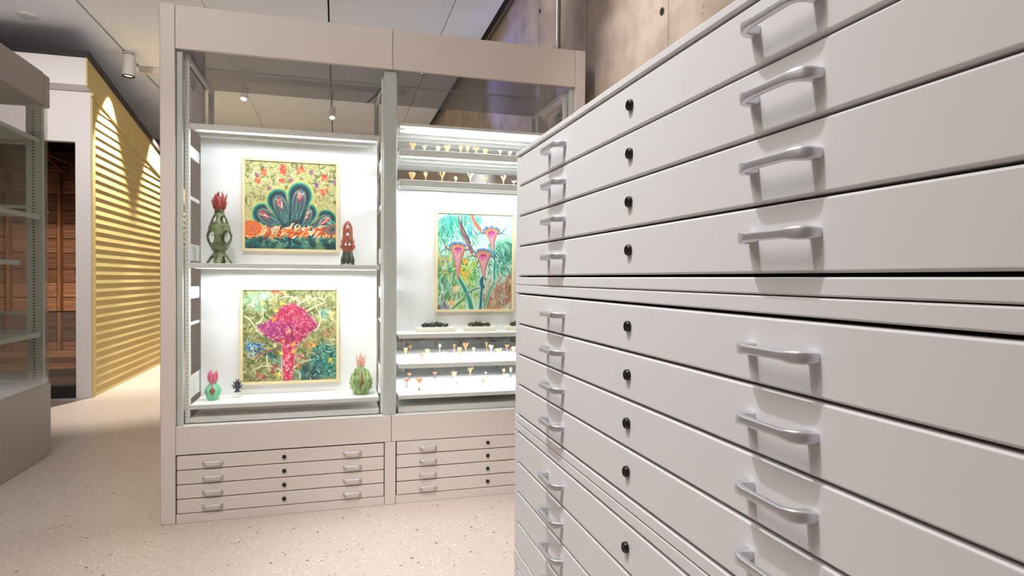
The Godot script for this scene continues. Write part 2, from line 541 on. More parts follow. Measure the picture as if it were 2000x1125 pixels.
func painting_comb() -> ImageTexture:
	var rng := RandomNumberGenerator.new()
	rng.seed = 77
	canvas(460, 440, lin(150, 152, 96))
	scribble(rng, 520, Rect2(-0.05, -0.05, 1.05, 1.05), [lin(104, 112, 56), lin(132, 136, 74), lin(172, 172, 116), lin(120, 118, 76), lin(196, 194, 146), lin(84, 96, 44)], 0.09, 0.016, 0.45)
	for b in [[0.1, 0.12, 0.12, lin(150, 196, 160)], [0.2, 0.06, 0.09, lin(170, 206, 176)], [0.88, 0.27, 0.07, lin(110, 176, 156)], [0.36, 0.76, 0.08, lin(90, 156, 136)], [0.88, 0.72, 0.16, lin(40, 128, 116)], [0.78, 0.9, 0.16, lin(24, 104, 104)], [0.95, 0.92, 0.16, lin(60, 140, 122)], [0.6, 0.93, 0.07, lin(60, 150, 140)], [0.74, 0.93, 0.11, lin(20, 44, 60)], [0.28, 0.7, 0.06, lin(24, 70, 84)], [0.09, 0.62, 0.06, lin(44, 104, 150)]]:
		for k in 14:
			dab((b[0] + rng.randf_range(-1, 1) * b[2]) * pw, (b[1] + rng.randf_range(-1, 1) * b[2] * 0.7) * ph, b[2] * 0.5 * pw, b[3], 0.5, 0.8)
	scribble(rng, 620, Rect2(-0.02, 0, 1.0, 1.0), [lin(206, 200, 152), lin(220, 216, 180), lin(92, 100, 48), lin(184, 178, 124), lin(74, 86, 42), lin(112, 116, 66)], 0.06, 0.0034, 0.6)
	scribble(rng, 120, Rect2(0.74, 0.6, 0.26, 0.36), [lin(20, 90, 96), lin(90, 176, 156), lin(40, 130, 110), lin(14, 64, 76), lin(150, 206, 176)], 0.06, 0.008, 0.75)
	for c in [[[0.02, 0.28], [0.1, 0.33], [0.16, 0.47]], [[0.14, 0.36], [0.22, 0.34], [0.21, 0.19]], [[0.58, 0.12], [0.5, 0.03], [0.38, 0.09]], [[0.6, 0.14], [0.74, 0.05], [0.86, 0.1]], [[0.64, 0.25], [0.75, 0.18], [0.88, 0.13]], [[0.79, 0.42], [0.86, 0.3], [0.78, 0.2]], [[0.13, 0.78], [0.2, 0.64], [0.4, 0.645]], [[0.25, 0.72], [0.23, 0.8], [0.32, 0.92]], [[0.42, 0.9], [0.25, 0.75], [0.06, 0.9]], [[0.53, 0.86], [0.62, 0.78], [0.74, 0.77]], [[0.6, 0.98], [0.62, 0.9], [0.54, 0.88]]]:
		stroke(c, 0.009, 0.005, lin(226, 216, 178), 0.85)
	stroke([[0.13, 0.76], [0.22, 0.63], [0.41, 0.65]], 0.008, 0.008, lin(150, 72, 84), 0.8)
	stroke([[0.30, 0.02], [0.36, 0.0], [0.42, 0.05]], 0.014, 0.008, lin(200, 90, 62), 0.9)
	# the magenta crest
	var hull := [[0.15, 0.40], [0.30, 0.31], [0.40, 0.19], [0.52, 0.15], [0.63, 0.20], [0.72, 0.30], [0.79, 0.39], [0.70, 0.47], [0.60, 0.57], [0.52, 0.64], [0.42, 0.60], [0.32, 0.54], [0.22, 0.48]]
	var poly := PackedVector2Array()
	for v in hull:
		poly.append(Vector2(v[0], v[1]))
	var hot := [lin(176, 32, 88), lin(196, 58, 104), lin(146, 28, 90), lin(206, 90, 116), lin(186, 40, 74), lin(122, 20, 74)]
	stroke([[0.46, 0.99], [0.46, 0.8], [0.5, 0.55]], 0.062, 0.1, lin(236, 196, 190), 0.6)
	stroke([[0.468, 0.99], [0.47, 0.8], [0.49, 0.52]], 0.05, 0.085, lin(196, 34, 88), 0.95)
	for k in hull.size():
		var v: Array = hull[k]
		var v2: Array = hull[(k + 1) % hull.size()]
		for i in 5:
			var e := Vector2(v[0], v[1]).lerp(Vector2(v2[0], v2[1]), i / 5.0)
			stroke([[e.x, e.y], [0.48, 0.40]], 0.012, 0.06, lin(150, 30, 82).lerp(lin(130, 36, 112), clampf((0.42 - e.x) * 3.0, 0.0, 1.0)), 0.85)
			stroke([[e.x, e.y], [e.x + rng.randf_range(-0.02, 0.02), e.y + rng.randf_range(-0.02, 0.02)]], 0.008, 0.004, lin(240, 190, 190), 0.6)
	var placed := 0
	while placed < 1150:
		var p := Vector2(rng.randf_range(0.14, 0.8), rng.randf_range(0.13, 0.66))
		placed += 1
		if not Geometry2D.is_point_in_polygon(p, poly):
			continue
		var t := rng.randf() * TAU
		var d := Vector2(cos(t), sin(t)) * rng.randf_range(0.018, 0.042)
		var bend := Vector2(-d.y, d.x) * (0.9 if placed % 2 == 0 else -0.9)
		var shade: Color = hot[rng.randi() % 6]
		if p.x < 0.36:
			shade = shade.lerp(lin(140, 44, 128), 0.55)
		elif p.y < 0.33:
			shade = shade.lerp(lin(200, 40, 60), 0.5)
		var light := placed > 820
		if light:
			shade = [lin(232, 140, 150), lin(236, 180, 176), lin(214, 96, 110)][placed % 3]
		stroke([[p.x, p.y], [p.x + d.x * 0.5 + bend.x, p.y + d.y * 0.5 + bend.y], [p.x + d.x, p.y + d.y]], 0.0030 if light else 0.0075, 0.0018 if light else 0.004, shade, 0.8)
	for i in 130:
		var y := rng.randf_range(0.6, 1.0)
		stroke([[rng.randf_range(0.425, 0.515), y], [rng.randf_range(0.42, 0.52), y + 0.03]], 0.012, 0.006, [lin(206, 40, 84), lin(236, 110, 120), lin(246, 180, 170), lin(170, 24, 80)][i % 4], 0.85)
	for f in [[0.405, 0.145, 0.028, lin(238, 180, 34)], [0.35, 0.22, 0.022, lin(240, 190, 60)], [0.33, 0.32, 0.03, lin(236, 140, 56)], [0.53, 0.6, 0.03, lin(240, 150, 50)], [0.53, 0.67, 0.025, lin(240, 160, 40)], [0.4, 0.69, 0.022, lin(240, 200, 50)], [0.2, 0.145, 0.02, lin(238, 200, 60)], [0.38, 0.93, 0.04, lin(238, 214, 80)], [0.945, 0.27, 0.04, lin(244, 214, 120)], [0.94, 0.79, 0.03, lin(214, 196, 60)], [0.1, 0.15, 0.03, lin(244, 234, 180)], [0.75, 0.62, 0.028, lin(226, 196, 70)], [0.48, 0.46, 0.024, lin(238, 130, 80)], [0.43, 0.56, 0.024, lin(240, 130, 70)]]:
		scribble(rng, 10, Rect2(f[0] - f[2] * 0.6, f[1] - f[2] * 0.6, f[2], f[2]), [f[3], f[3].lightened(0.3), f[3].darkened(0.15)], f[2], 0.010, 0.9)
	scribble(rng, 26, Rect2(0.84, 0.43, 0.14, 0.09), [lin(170, 70, 56), lin(216, 150, 120)], 0.02, 0.007, 0.85)
	scribble(rng, 22, Rect2(0.67, 0.56, 0.12, 0.08), [lin(190, 110, 50), lin(226, 176, 60)], 0.02, 0.007, 0.85)
	for f in [[0.335, 0.84], [0.3, 0.9], [0.15, 0.93], [0.21, 0.95], [0.61, 0.735], [0.58, 0.83]]:
		scribble(rng, 7, Rect2(f[0] - 0.015, f[1] - 0.02, 0.03, 0.03), [lin(196, 84, 92), lin(226, 150, 140), lin(150, 50, 66)], 0.03, 0.010, 0.85)
	scribble(rng, 22, Rect2(0.02, 0.57, 0.16, 0.1), [lin(40, 110, 176), lin(116, 176, 206), lin(24, 70, 130), lin(196, 220, 226)], 0.06, 0.009, 0.85)
	oval(0.09, 0.705, 0.03, 0.028, 0, lin(206, 220, 220), 0.9, 0.4)
	oval(0.085, 0.71, 0.02, 0.018, 0, lin(48, 110, 180), 0.9, 0.4)
	return finished()

func painting_trumpets() -> ImageTexture:
	var rng := RandomNumberGenerator.new()
	rng.seed = 103
	canvas(420, 536, lin(180, 220, 196))
	for b in [[0.25, 0.1, 0.16, lin(40, 170, 140)], [0.1, 0.14, 0.1, lin(110, 214, 184)], [0.5, 0.12, 0.1, lin(90, 200, 170)], [0.75, 0.08, 0.12, lin(190, 236, 220)], [0.08, 0.3, 0.1, lin(150, 224, 200)], [0.08, 0.55, 0.12, lin(50, 130, 80)], [0.1, 0.7, 0.13, lin(40, 130, 90)], [0.35, 0.6, 0.14, lin(120, 196, 84)], [0.4, 0.75, 0.13, lin(96, 176, 76)], [0.88, 0.4, 0.14, lin(40, 160, 130)], [0.95, 0.5, 0.12, lin(56, 150, 130)], [0.08, 0.93, 0.1, lin(96, 84, 96)], [0.25, 0.92, 0.12, lin(150, 176, 90)], [0.6, 0.85, 0.13, lin(190, 206, 150)], [0.9, 0.75, 0.14, lin(160, 100, 76)], [0.9, 0.92, 0.16, lin(176, 84, 66)], [0.75, 0.95, 0.12, lin(190, 120, 96)], [0.75, 0.62, 0.1, lin(190, 210, 180)]]:
		for k in 14:
			dab((b[0] + rng.randf_range(-1, 1) * b[2]) * pw, (b[1] + rng.randf_range(-1, 1) * b[2] * 0.8) * ph, b[2] * 0.55 * pw, b[3], 0.55, 0.8)
	scribble(rng, 260, Rect2(0, 0, 0.55, 0.28), [lin(10, 116, 92), lin(96, 206, 172), lin(30, 150, 122), lin(216, 240, 226), lin(16, 130, 104)], 0.08, 0.006, 0.7, 1.3)
	scribble(rng, 320, Rect2(0, 0.4, 0.55, 0.55), [lin(20, 96, 60), lin(180, 210, 140), lin(56, 140, 66), lin(226, 232, 196), lin(16, 80, 66), lin(110, 170, 70)], 0.09, 0.0055, 0.7, 5.0)
	scribble(rng, 260, Rect2(0.66, 0.28, 0.34, 0.34), [lin(10, 110, 90), lin(110, 196, 166), lin(30, 140, 112), lin(216, 236, 216), lin(12, 84, 76)], 0.09, 0.0055, 0.7, 0.9)
	scribble(rng, 240, Rect2(0.6, 0.66, 0.4, 0.33), [lin(150, 66, 50), lin(206, 130, 104), lin(120, 50, 44), lin(190, 206, 150), lin(214, 150, 122), lin(80, 126, 90)], 0.08, 0.005, 0.75, 2.2)
	scribble(rng, 90, Rect2(0, 0.15, 1, 0.85), [lin(236, 244, 230), lin(214, 236, 214)], 0.14, 0.003, 0.8)
	scribble(rng, 40, Rect2(0.3, 0.47, 0.2, 0.25), [lin(240, 160, 40), lin(150, 206, 60), lin(226, 190, 60)], 0.06, 0.012, 0.8, 1.7)
	scribble(rng, 20, Rect2(0.02, 0.42, 0.14, 0.22), [lin(240, 170, 50), lin(226, 130, 50), lin(190, 206, 90)], 0.04, 0.01, 0.8)
	for f in [[0.24, 0.77], [0.19, 0.92]]:
		for k in 16:
			var a := PI + PI * k / 15.0
			stroke([[f[0], f[1]], [f[0] + cos(a) * 0.1, f[1] - sin(a) * 0.09 - 0.02]], 0.004, 0.003, lin(236, 240, 214), 0.8)
		scribble(rng, 12, Rect2(f[0] - 0.03, f[1] - 0.02, 0.05, 0.05), [lin(238, 170, 90), lin(240, 200, 130)], 0.03, 0.012, 0.85)
	# stems
	for s in [[[0.45, 1.0], [0.42, 0.85], [0.27, 0.66], 0.035, lin(20, 140, 118)], [[0.36, 0.88], [0.3, 0.92], [0.2, 0.99], 0.025, lin(90, 150, 60)], [[0.36, 0.86], [0.44, 0.79], [0.58, 0.77], 0.014, lin(70, 120, 130)], [[0.57, 1.0], [0.58, 0.85], [0.6, 0.66], 0.022, lin(16, 110, 130)], [[0.63, 0.96], [0.7, 0.8], [0.78, 0.66], 0.016, lin(50, 160, 120)], [[0.77, 0.5], [0.75, 0.58], [0.76, 0.68], 0.02, lin(30, 150, 120)], [[0.63, 0.0], [0.5, 0.0], [0.46, 0.0], 0.001, lin(200, 100, 80)]]:
		stroke([s[0], s[1], s[2]], s[3] * 1.5, s[3] * 1.3, lin(206, 232, 214), 0.55)
		stroke([s[0], s[1], s[2]], s[3], s[3] * 0.7, s[4], 0.95)
	stroke([[0.45, 0.0], [0.46, 0.1], [0.57, 0.16]], 0.022, 0.022, lin(214, 120, 92), 0.95)
	for k in 9:
		stroke([[0.445 + k * 0.012, 0.02 + k * 0.016], [0.475 + k * 0.012, 0.012 + k * 0.016]], 0.006, 0.004, lin(150, 50, 50), 0.85)
	stroke([[0.27, 0.02], [0.3, 0.2], [0.46, 0.39]], 0.010, 0.03, lin(140, 76, 84), 0.9)
	stroke([[0.3, 0.08], [0.36, 0.2], [0.43, 0.3]], 0.008, 0.012, lin(50, 36, 60), 0.85)
	stroke([[0.42, 0.23], [0.40, 0.15], [0.44, 0.1]], 0.014, 0.004, lin(90, 150, 206), 0.85)
	# three trumpet flowers: centre of the lip, half-width, tip
	for f in [[0.715, 0.185, 0.105, 0.735, 0.37], [0.265, 0.365, 0.110, 0.265, 0.68], [0.605, 0.43, 0.112, 0.615, 0.68]]:
		var x: float = f[0]
		var y: float = f[1]
		var w: float = f[2]
		var tip := Vector2(f[3], f[4])
		oval(x, y - 0.06, w * 1.5, w * 1.0, 0, lin(232, 240, 230), 0.6, 0.9)
		for k in 70:
			var u := rng.randf_range(-1.0, 1.0)
			var up := sqrt(maxf(0.0, 1.0 - u * u * 0.9)) * w * 0.62
			stroke([[x + u * w * 1.02, y + 0.012 - up * 0.8], [x + u * w * 1.14, y - up * 0.95 - 0.012]], 0.008, 0.003, [lin(40, 84, 170), lin(70, 124, 200), lin(30, 60, 130), lin(120, 166, 216)][k % 4], 0.5, 0.8)
		for k in 21:
			var u := (k - 10) / 10.0
			var c: Color = [lin(190, 110, 130), lin(224, 176, 176), lin(206, 116, 156), lin(236, 206, 196), lin(186, 110, 112)][k % 5]
			c = c.lerp(lin(160, 96, 70), clampf(absf(u) * 2.0 - 1.1, 0.0, 0.85))
			var neck := Vector2(x, y).lerp(tip, 0.45)
			stroke([[x + u * w * 0.9, y], [neck.x + u * w * 0.30, neck.y - 0.04], [tip.x + u * 0.012, tip.y]], 0.009, 0.005, c, 0.8)
		for ring in [[1.0, lin(176, 100, 76)], [0.86, lin(226, 164, 72)], [0.72, lin(200, 96, 80)], [0.58, lin(226, 190, 150)], [0.44, lin(190, 60, 124)], [0.28, lin(146, 40, 96)]]:
			for k in 33:
				var u := (k - 16) / 16.0
				dab((x + u * w * ring[0]) * pw, (y + 0.012 - sqrt(maxf(0.0, 1.0 - u * u)) * w * 0.55 * ring[0]) * ph, 0.0095 * pw, ring[1].darkened(0.2 * (k % 2)), 0.85, 0.6)
		for k in 5:
			stroke([[x + (k - 2) * 0.016, y], [x + (k - 2) * 0.012, y + 0.05]], 0.008, 0.003, lin(190, 50, 130), 0.7)
		for sgn in [-1.0, 1.0]:
			stroke([[x + sgn * w * 0.9, y + 0.012], [x + sgn * w * 1.4, y + 0.01], [x + sgn * w * 1.9, y - 0.06 if sgn > 0 else y - 0.10]], 0.013, 0.003, lin(50, 90, 160) if sgn > 0 else lin(170, 80, 70), 0.85)
			stroke([[x + sgn * w * 0.9, y + 0.016], [x + sgn * w * 1.5, y - 0.01], [x + sgn * w * 2.1, y + 0.04]], 0.010, 0.003, lin(90, 100, 124), 0.8)
	stroke([[0.6, 0.66], [0.56, 0.7], [0.6, 0.76]], 0.018, 0.03, lin(16, 104, 130), 0.9)
	return finished()
func triplanar(m: StandardMaterial3D, t: Texture2D, metres: Vector3) -> void:
	m.albedo_texture = t
	m.uv1_triplanar = true
	m.uv1_world_triplanar = true
	m.uv1_triplanar_sharpness = 8.0
	m.uv1_scale = Vector3(1.0 / metres.x, 1.0 / metres.y, 1.0 / metres.z)

func materials() -> void:
	mat("case_paint", lin(212, 201, 194), 0.42)
	mat("slot_grey", lin(178, 178, 174), 0.7)
	mat("shaded_shelf_grey", lin(166, 164, 160), 0.6)  # shelf white darkened, the shade at the rear put into the colour
	mat("flat_file_paint", lin(214, 211, 212), 0.40)
	mat("house_white", lin(218, 212, 210), 0.6)
	mat("case_frame", lin(200, 206, 200), 0.4)
	mat("left_case_paint", lin(164, 155, 147), 0.42)
	mat("left_case_frame", lin(206, 218, 206), 0.5)
	mat("shelf_white", lin(236, 236, 232), 0.45)
	mat("shelf_lip", lin(214, 212, 206), 0.4)
	mat("board_white", lin(238, 238, 236), 0.6)
	mat("dark_gap", lin(28, 24, 22), 0.9)
	mat("black_paint", lin(26, 22, 24), 0.6)
	mat("black_lock", lin(16, 15, 16), 0.22)
	mat("keyhole", lin(70, 68, 66), 0.3, 0.8)
	mat("aluminium", lin(216, 216, 222), 0.40, 0.9)
	mat("galvanised", lin(176, 174, 172), 0.4, 0.8)
	mat("yellow_paint", lin(208, 186, 124), 0.62)
	mat("ceiling_white", lin(236, 237, 243), 0.8)
	mat("brown_trim", lin(112, 96, 84), 0.7)
	mat("room_wall", lin(190, 180, 172), 0.8)
	mat("track_white", lin(222, 216, 212), 0.45)
	mat("frame_wood", lin(236, 216, 168), 0.5)
	mat("clear_block", lin(240, 240, 238), 0.1)
	mat("tray_cream", lin(240, 234, 214), 0.6)
	glow("led", Color(0.95, 0.98, 1.0), 1.2)
	glow("lamp_face", Color(1.0, 0.97, 0.95), 2.5)
	glow("fill_panel_face", Color(0.97, 0.98, 1.0), 0.1)  # faint glow of the added fill panels
	glass("case_glass", lin(120, 135, 125), 0.03)
	var lid := mat("lid_glass", Color(lin(84, 79, 77), 0.5), 0.45)
	lid.transparency = BaseMaterial3D.TRANSPARENCY_ALPHA
	glass("dark_glass", lin(66, 74, 68), 0.07)
	glass("rail_glass", lin(110, 116, 112), 0.14)
	glass("acrylic", lin(235, 240, 240), 0.12)
	var f := mat("terrazzo", Color.WHITE, 0.38)
	triplanar(f, terrazzo(), Vector3(1.75, 1.75, 1.75))
	var c := mat("concrete", Color.WHITE, 0.85)
	triplanar(c, concrete_texture(), Vector3(1.6, 1.6, 1.6))
	var wx := wood_texture(true)
	var wy := wood_texture(false)
	for i in 4:
		var w := mat("plank_wood_%d" % i, [lin(190, 150, 122), lin(160, 124, 100), lin(206, 166, 136), lin(138, 108, 90)][i], 0.75)
		triplanar(w, wx, Vector3(1.1, 0.42 + i * 0.05, 1.1))
		w.uv1_offset = Vector3(i * 0.27, i * 0.39, 0)
	var s := mat("stud_wood", lin(190, 146, 108), 0.75)
	triplanar(s, wy, Vector3(0.4, 1.0, 0.4))
# ---------------------------------------------------------------- the room
const CEIL := 3.85

func room() -> void:
	struct("floor", bx(Vector3(-6.2, -0.1, -13.2), Vector3(2.0, 0.0, 4.2)), M.terrazzo)
	struct("wall_left", bx(Vector3(-6.2, 0, -13.2), Vector3(-6.0, 4.6, 4.2)), M.room_wall)
	struct("wall_back", bx(Vector3(-6.0, 0, -13.2), Vector3(2.0, 4.6, -13.0)), M.room_wall)
	struct("wall_front", bx(Vector3(-6.0, 0, 4.0), Vector3(2.0, 4.6, 4.2)), M.room_wall)
	# board-formed concrete wall on the right, in cast panels with open joints
	var w := struct("wall_right", bx(Vector3(1.60, 0, -13.0), Vector3(2.0, 4.6, 4.0)), M.dark_gap)
	var zs := [4.0, 3.5, 2.45, 1.4, 0.35, -0.7, -1.72, -2.748, -3.788, -4.788, -5.77, -6.77, -7.77, -8.95, -10.0, -11.0, -12.0, -13.0]
	for i in zs.size() - 1:
		var off: float = [0.0, 0.003, 0.001][i % 3]
		struct("concrete_panel", bx(Vector3(1.57 + off, 0, zs[i + 1] + 0.004), Vector3(1.60, 4.6, zs[i] - 0.004), 0.003), M.concrete, w)
	for p in [[-2.807, 2.651], [-2.86, 1.2], [-4.77, 3.46]]:
		var st := S()
		for k in 18:
			var a := TAU * k / 18
			var b := TAU * (k + 1) / 18
			quad(st, Vector3(0, sin(a) * 0.019, cos(a) * 0.019), Vector3(0, sin(b) * 0.019, cos(b) * 0.019), Vector3(0.002, sin(b) * 0.013, cos(b) * 0.013), Vector3(0.002, sin(a) * 0.013, cos(a) * 0.013), Vector3(-1, 0, 0))
			tri(st, Vector3(0.002, 0, 0), Vector3(0.002, sin(a) * 0.013, cos(a) * 0.013), Vector3(0.002, sin(b) * 0.013, cos(b) * 0.013), Vector3(-1, 0, 0), Vector3(-1, 0, 0), Vector3(-1, 0, 0))
		var o := struct("tie_hole", st.commit(), M.dark_gap, w)
		o.position = Vector3(1.5675, p[1], p[0])
	# ceiling of large white panels, open black joints between them
	var c := struct("ceiling", bx(Vector3(-6.0, CEIL + 0.06, -13.0), Vector3(1.63, CEIL + 0.2, 4.0)), M.black_paint)
	var xs := [-5.69, -4.57, -3.45, -2.33, -1.21, -0.085, 1.04, 1.472]
	for i in xs.size() - 1:
		var joint: float = -9.05 if i == 1 or i == 2 or i == 3 else -10.1
		var cuts := [3.9, 2.95, 0.55, -1.85, -4.25, -6.65, joint, -12.9] if joint < -10.0 else [3.9, 1.6, -0.8, -3.2, -5.6, joint, -12.9]
		for k in cuts.size() - 1:
			var gl := 0.010 if i == 3 else (0.008 if i == 5 else 0.0035)
			var gr := 0.010 if i == 2 else (0.008 if i == 4 else 0.0035)
			struct("ceiling_panel", bx(Vector3(xs[i] + gl, CEIL, cuts[k + 1] + 0.002), Vector3(xs[i + 1] - gr, CEIL + 0.025, cuts[k] - 0.002), 0.002), M.ceiling_white, c)
	struct("ceiling_trim", bx(Vector3(1.476, CEIL + 0.004, -12.9), Vector3(1.520, CEIL + 0.05, 3.9)), M.dark_gap, c)
	struct("ceiling_trim", bx(Vector3(1.521, CEIL + 0.004, -12.9), Vector3(1.548, CEIL + 0.03, 3.9)), M.brown_trim, c)
	# closes the strip left of the first panels
	struct("ceiling_panel", bx(Vector3(-6.0, CEIL, -12.9), Vector3(-5.70, CEIL + 0.025, 3.9)), M.ceiling_white, c)
	# conduit on the concrete wall
	var st := S()
	rod(st, [Vector3(0, 0, 0), Vector3(0, 2, 0), Vector3(0, 4.5, 0)], 0.016, 12)
	var cd := thing("conduit_pipe", "thin grey steel conduit running straight up the concrete wall behind the lit case", "pipe", Vector3(1.553, 0.0, -4.30))
	put("tube", st.commit(), M.galvanised, cd)
	for y in [0.6, 1.8]:
		put("clamp", bx(Vector3(-0.02, y, -0.03), Vector3(0.018, y + 0.02, 0.03), 0.002), M.galvanised, cd)
	# flat discs in the ceiling
	for p in [[-2.93, -7.15, "small flat white disc set in the ceiling at the far left", 0.09], [-2.62, -10.05, "small white ceiling disc beside the track spotlight, above the clapboard house", 0.06]]:
		var ds := S()
		lathe(ds, [Vector2(p[3] * 0.6, -0.016), Vector2(p[3] * 0.9, -0.012), Vector2(p[3], 0.0)], 24)
		var d := thing("ceiling_disc", p[2], "ceiling disc", Vector3(p[0], CEIL, p[1]))
		put("cover", ds.commit(), M.track_white, d)

# ---------------------------------------------------------------- track lighting
func track_light(at: Vector3, aim: Vector3, label: String, e: float, angle: float, soft := 0.25, c := Color(1.0, 0.98, 0.97), len_ := 0.24, r := 0.066) -> void:
	# at: centre of the lamp face
	var t := thing("track_spotlight", label, "spotlight", at, "")
	var d := (aim - at).normalized()
	var st := S()
	var can := []
	var side := d.cross(Vector3(0.3, 0.2, 0.9)).normalized()
	var b := d.cross(side).normalized()
	for row in [[-len_, r * 0.2], [-len_, r * 0.94], [-len_ + 0.006, r], [-0.004, r], [0.0, r * 0.97], [0.0, r * 0.86], [-0.03, r * 0.82]]:
		var ring := PackedVector3Array()
		for j in 24:
			var a := TAU * j / 24
			ring.append(d * row[0] + (side * cos(a) + b * sin(a)) * row[1])
		can.append(ring)
	sheet(st, can, true)
	put("can", st.commit(), M.track_white, t)
	var rim := S()
	var rr := []
	for row in [[-0.006, r * 1.01], [0.004, r * 1.0], [0.004, r * 0.84], [-0.012, r * 0.80]]:
		var ring := PackedVector3Array()
		for j in 24:
			var a := TAU * j / 24
			ring.append(d * row[0] + (side * cos(a) + b * sin(a)) * row[1])
		rr.append(ring)
	sheet(rim, rr, true)
	put("rim", rim.commit(), M.black_paint if r > 0.05 else M.track_white, t)
	var face := S()
	for j in 24:
		var a := TAU * j / 24
		var a2 := TAU * (j + 1) / 24
		tri(face, -d * 0.014, -d * 0.014 + (side * cos(a) + b * sin(a)) * r * 0.81, -d * 0.014 + (side * cos(a2) + b * sin(a2)) * r * 0.81, d, d, d)
	put("lamp_face", face.commit(), M.lamp_face, t)
	var up := S()
	var top := -d * len_ * 0.75
	rod(up, [top, Vector3(top.x, (CEIL - at.y) * 0.6, top.z), Vector3(top.x, CEIL - at.y - 0.001, top.z)], 0.012, 8)
	put("stem", up.commit(), M.track_white, t)
	put("mounting_plate", bx(Vector3(top.x - 0.05, CEIL - at.y - 0.02, top.z - 0.05), Vector3(top.x + 0.05, CEIL - at.y - 0.0005, top.z + 0.05), 0.004), M.track_white, t)
	spot("spotlight_beam", at + d * 0.012, at + d, c, e, angle, soft, 0.03)

func lamps() -> void:
	var tr := thing("lighting_track", "white ceiling lighting track running left to right behind the lit case", "track", Vector3(0, 0, -8.55))
	put("rail", bx(Vector3(-2.45, CEIL - 0.075, -0.02), Vector3(0.9, CEIL - 0.001, 0.06), 0.004), M.track_white, tr)
	var warm := Color(1.0, 0.96, 0.90)
	track_light(Vector3(-2.30, 3.58, -8.02), Vector3(-2.37, 1.4, -8.02), "white cylinder spotlight above the near corner of the clapboard house", LIGHT.siding, 34.0, 0.5, warm)
	track_light(Vector3(-2.30, 3.58, -9.85), Vector3(-2.37, 1.4, -9.85), "white cylinder spotlight above the clapboard wall, hidden by the case's left post", LIGHT.siding, 34.0, 0.5, warm)
	track_light(Vector3(-2.30, 3.58, -11.6), Vector3(-2.37, 1.4, -11.6), "unseen spotlight over the far end of the clapboard wall, continuing the row", LIGHT.siding, 34.0, 0.5, warm)  # unseen, continues the row along the clapboard wall
	track_light(Vector3(-1.11, 3.48, -8.22), Vector3(-1.25, 0.0, -6.5), "left of the two spotlights seen through the glass of the left bay", LIGHT.glass_left, 38.0, 0.6, Color(1.0, 0.98, 0.97), 0.17, 0.046)
	track_light(Vector3(-0.07, 3.48, -8.82), Vector3(-0.3, 0.0, -6.6), "right of the two spotlights seen through the glass of the left bay", LIGHT.glass_right, 38.0, 0.6, Color(1.0, 0.98, 0.97), 0.17, 0.046)
	for q in [[0.30, "left"], [0.68, "middle"], [1.06, "right"]]:  # added floods behind the fascia, to bounce light onto the ceiling
		track_light(Vector3(q[0], 3.62, -6.7), Vector3(q[0] + 0.2, 0.0, -7.3), "added spotlight hidden behind the top fascia of the beige case, %s of the three there" % q[1], LIGHT.added_back_floods, 36.0, 0.9, Color(0.80, 0.91, 1.0), 0.15)
	# lamps out of view, placed to light drawers, floor, case, concrete and house
	track_light(Vector3(-0.46, 3.45, -0.85), Vector3(0.42, 0.9, -1.6), "unseen spotlight over the aisle, aimed at the near drawer stack", LIGHT.drawer_key, 38.0, 1.0, Color(0.95, 0.985, 1.0))  # out of view, placed to cast the handle shadows
	track_light(Vector3(0.55, 3.5, -2.0), Vector3(0.62, 0.0, -2.75), "unseen spotlight aimed at the floor before the right bay", LIGHT.floor_pool, 20.0, 0.9)  # out of view, placed for the bright pool on the floor
	track_light(Vector3(-0.5, 3.5, -1.7), Vector3(-0.5, 0.15, -3.57), "unseen spotlight aimed at the drawers under the left bay", LIGHT.bay_drawers, 30.0, 1.0)  # out of view, placed to light the case front low down
	track_light(Vector3(0.5, 3.6, -2.8), Vector3(1.6, 2.5, -2.85), "unseen spotlight aimed at the concrete wall above the drawer stack", LIGHT.concrete, 34.0, 1.0)  # out of view, placed to light the near concrete
	track_light(Vector3(0.72, 3.58, -4.0), Vector3(1.6, 3.05, -5.1), "unseen spotlight above the beige case, aimed at the concrete wall", LIGHT.concrete_far, 50.0, 1.0)  # out of view, placed to light the concrete beyond the case
	track_light(Vector3(0.3, 3.58, -1.6), Vector3(0.5, 2.5, -3.575), "unseen spotlight aimed at the top fascia of the beige case", LIGHT.fascia, 34.0, 1.0)  # out of view, placed to brighten the fascia
	track_light(Vector3(-2.65, 3.5, -4.6), Vector3(-2.75, 1.5, -7.5), "unseen spotlight above the unlit case, aimed at the white house front", LIGHT.house_front, 54.0, 0.9)  # out of view, placed to light the house front
	track_light(Vector3(0.9, 3.60, -6.85), Vector3(1.62, 3.3, -5.9), "unseen lamp throwing bluish light on the far concrete wall", LIGHT.blue, 36.0, 1.0, Color(0.55, 0.62, 1.0), 0.15)  # unseen source of the bluish light, hidden behind the fascia
	for p in [[Vector3(-1.45, 3.80, -1.15), 1.6, 1.3], [Vector3(-0.9, 3.80, -3.1), 1.6, 0.9], [Vector3(-3.6, 3.80, 1.6), 1.8, 1.8]]:  # added fill panels out of view, one per fill light
		var pl := thing("added_fill_panel", ["added oblong fill light panel over the aisle", "added oblong fill light panel in front of the lit case", "added square fill light panel at the rear of the gallery"][taken.get("added_fill_panel", 0)], "fill light", p[0])
		put("housing", bx(Vector3(-p[1] / 2 - 0.02, 0.0, -p[2] / 2 - 0.02), Vector3(p[1] / 2 + 0.02, 0.049, p[2] / 2 + 0.02), 0.004), M.track_white, pl)
		put("glowing_face", bx(Vector3(-p[1] / 2, -0.006, -p[2] / 2), Vector3(p[1] / 2, 0.0, p[2] / 2)), M.fill_panel_face, pl)
# ---------------------------------------------------------------- shared hardware
var handle_mesh: ArrayMesh
var lock_mesh: ArrayMesh
var keyhole_mesh: ArrayMesh

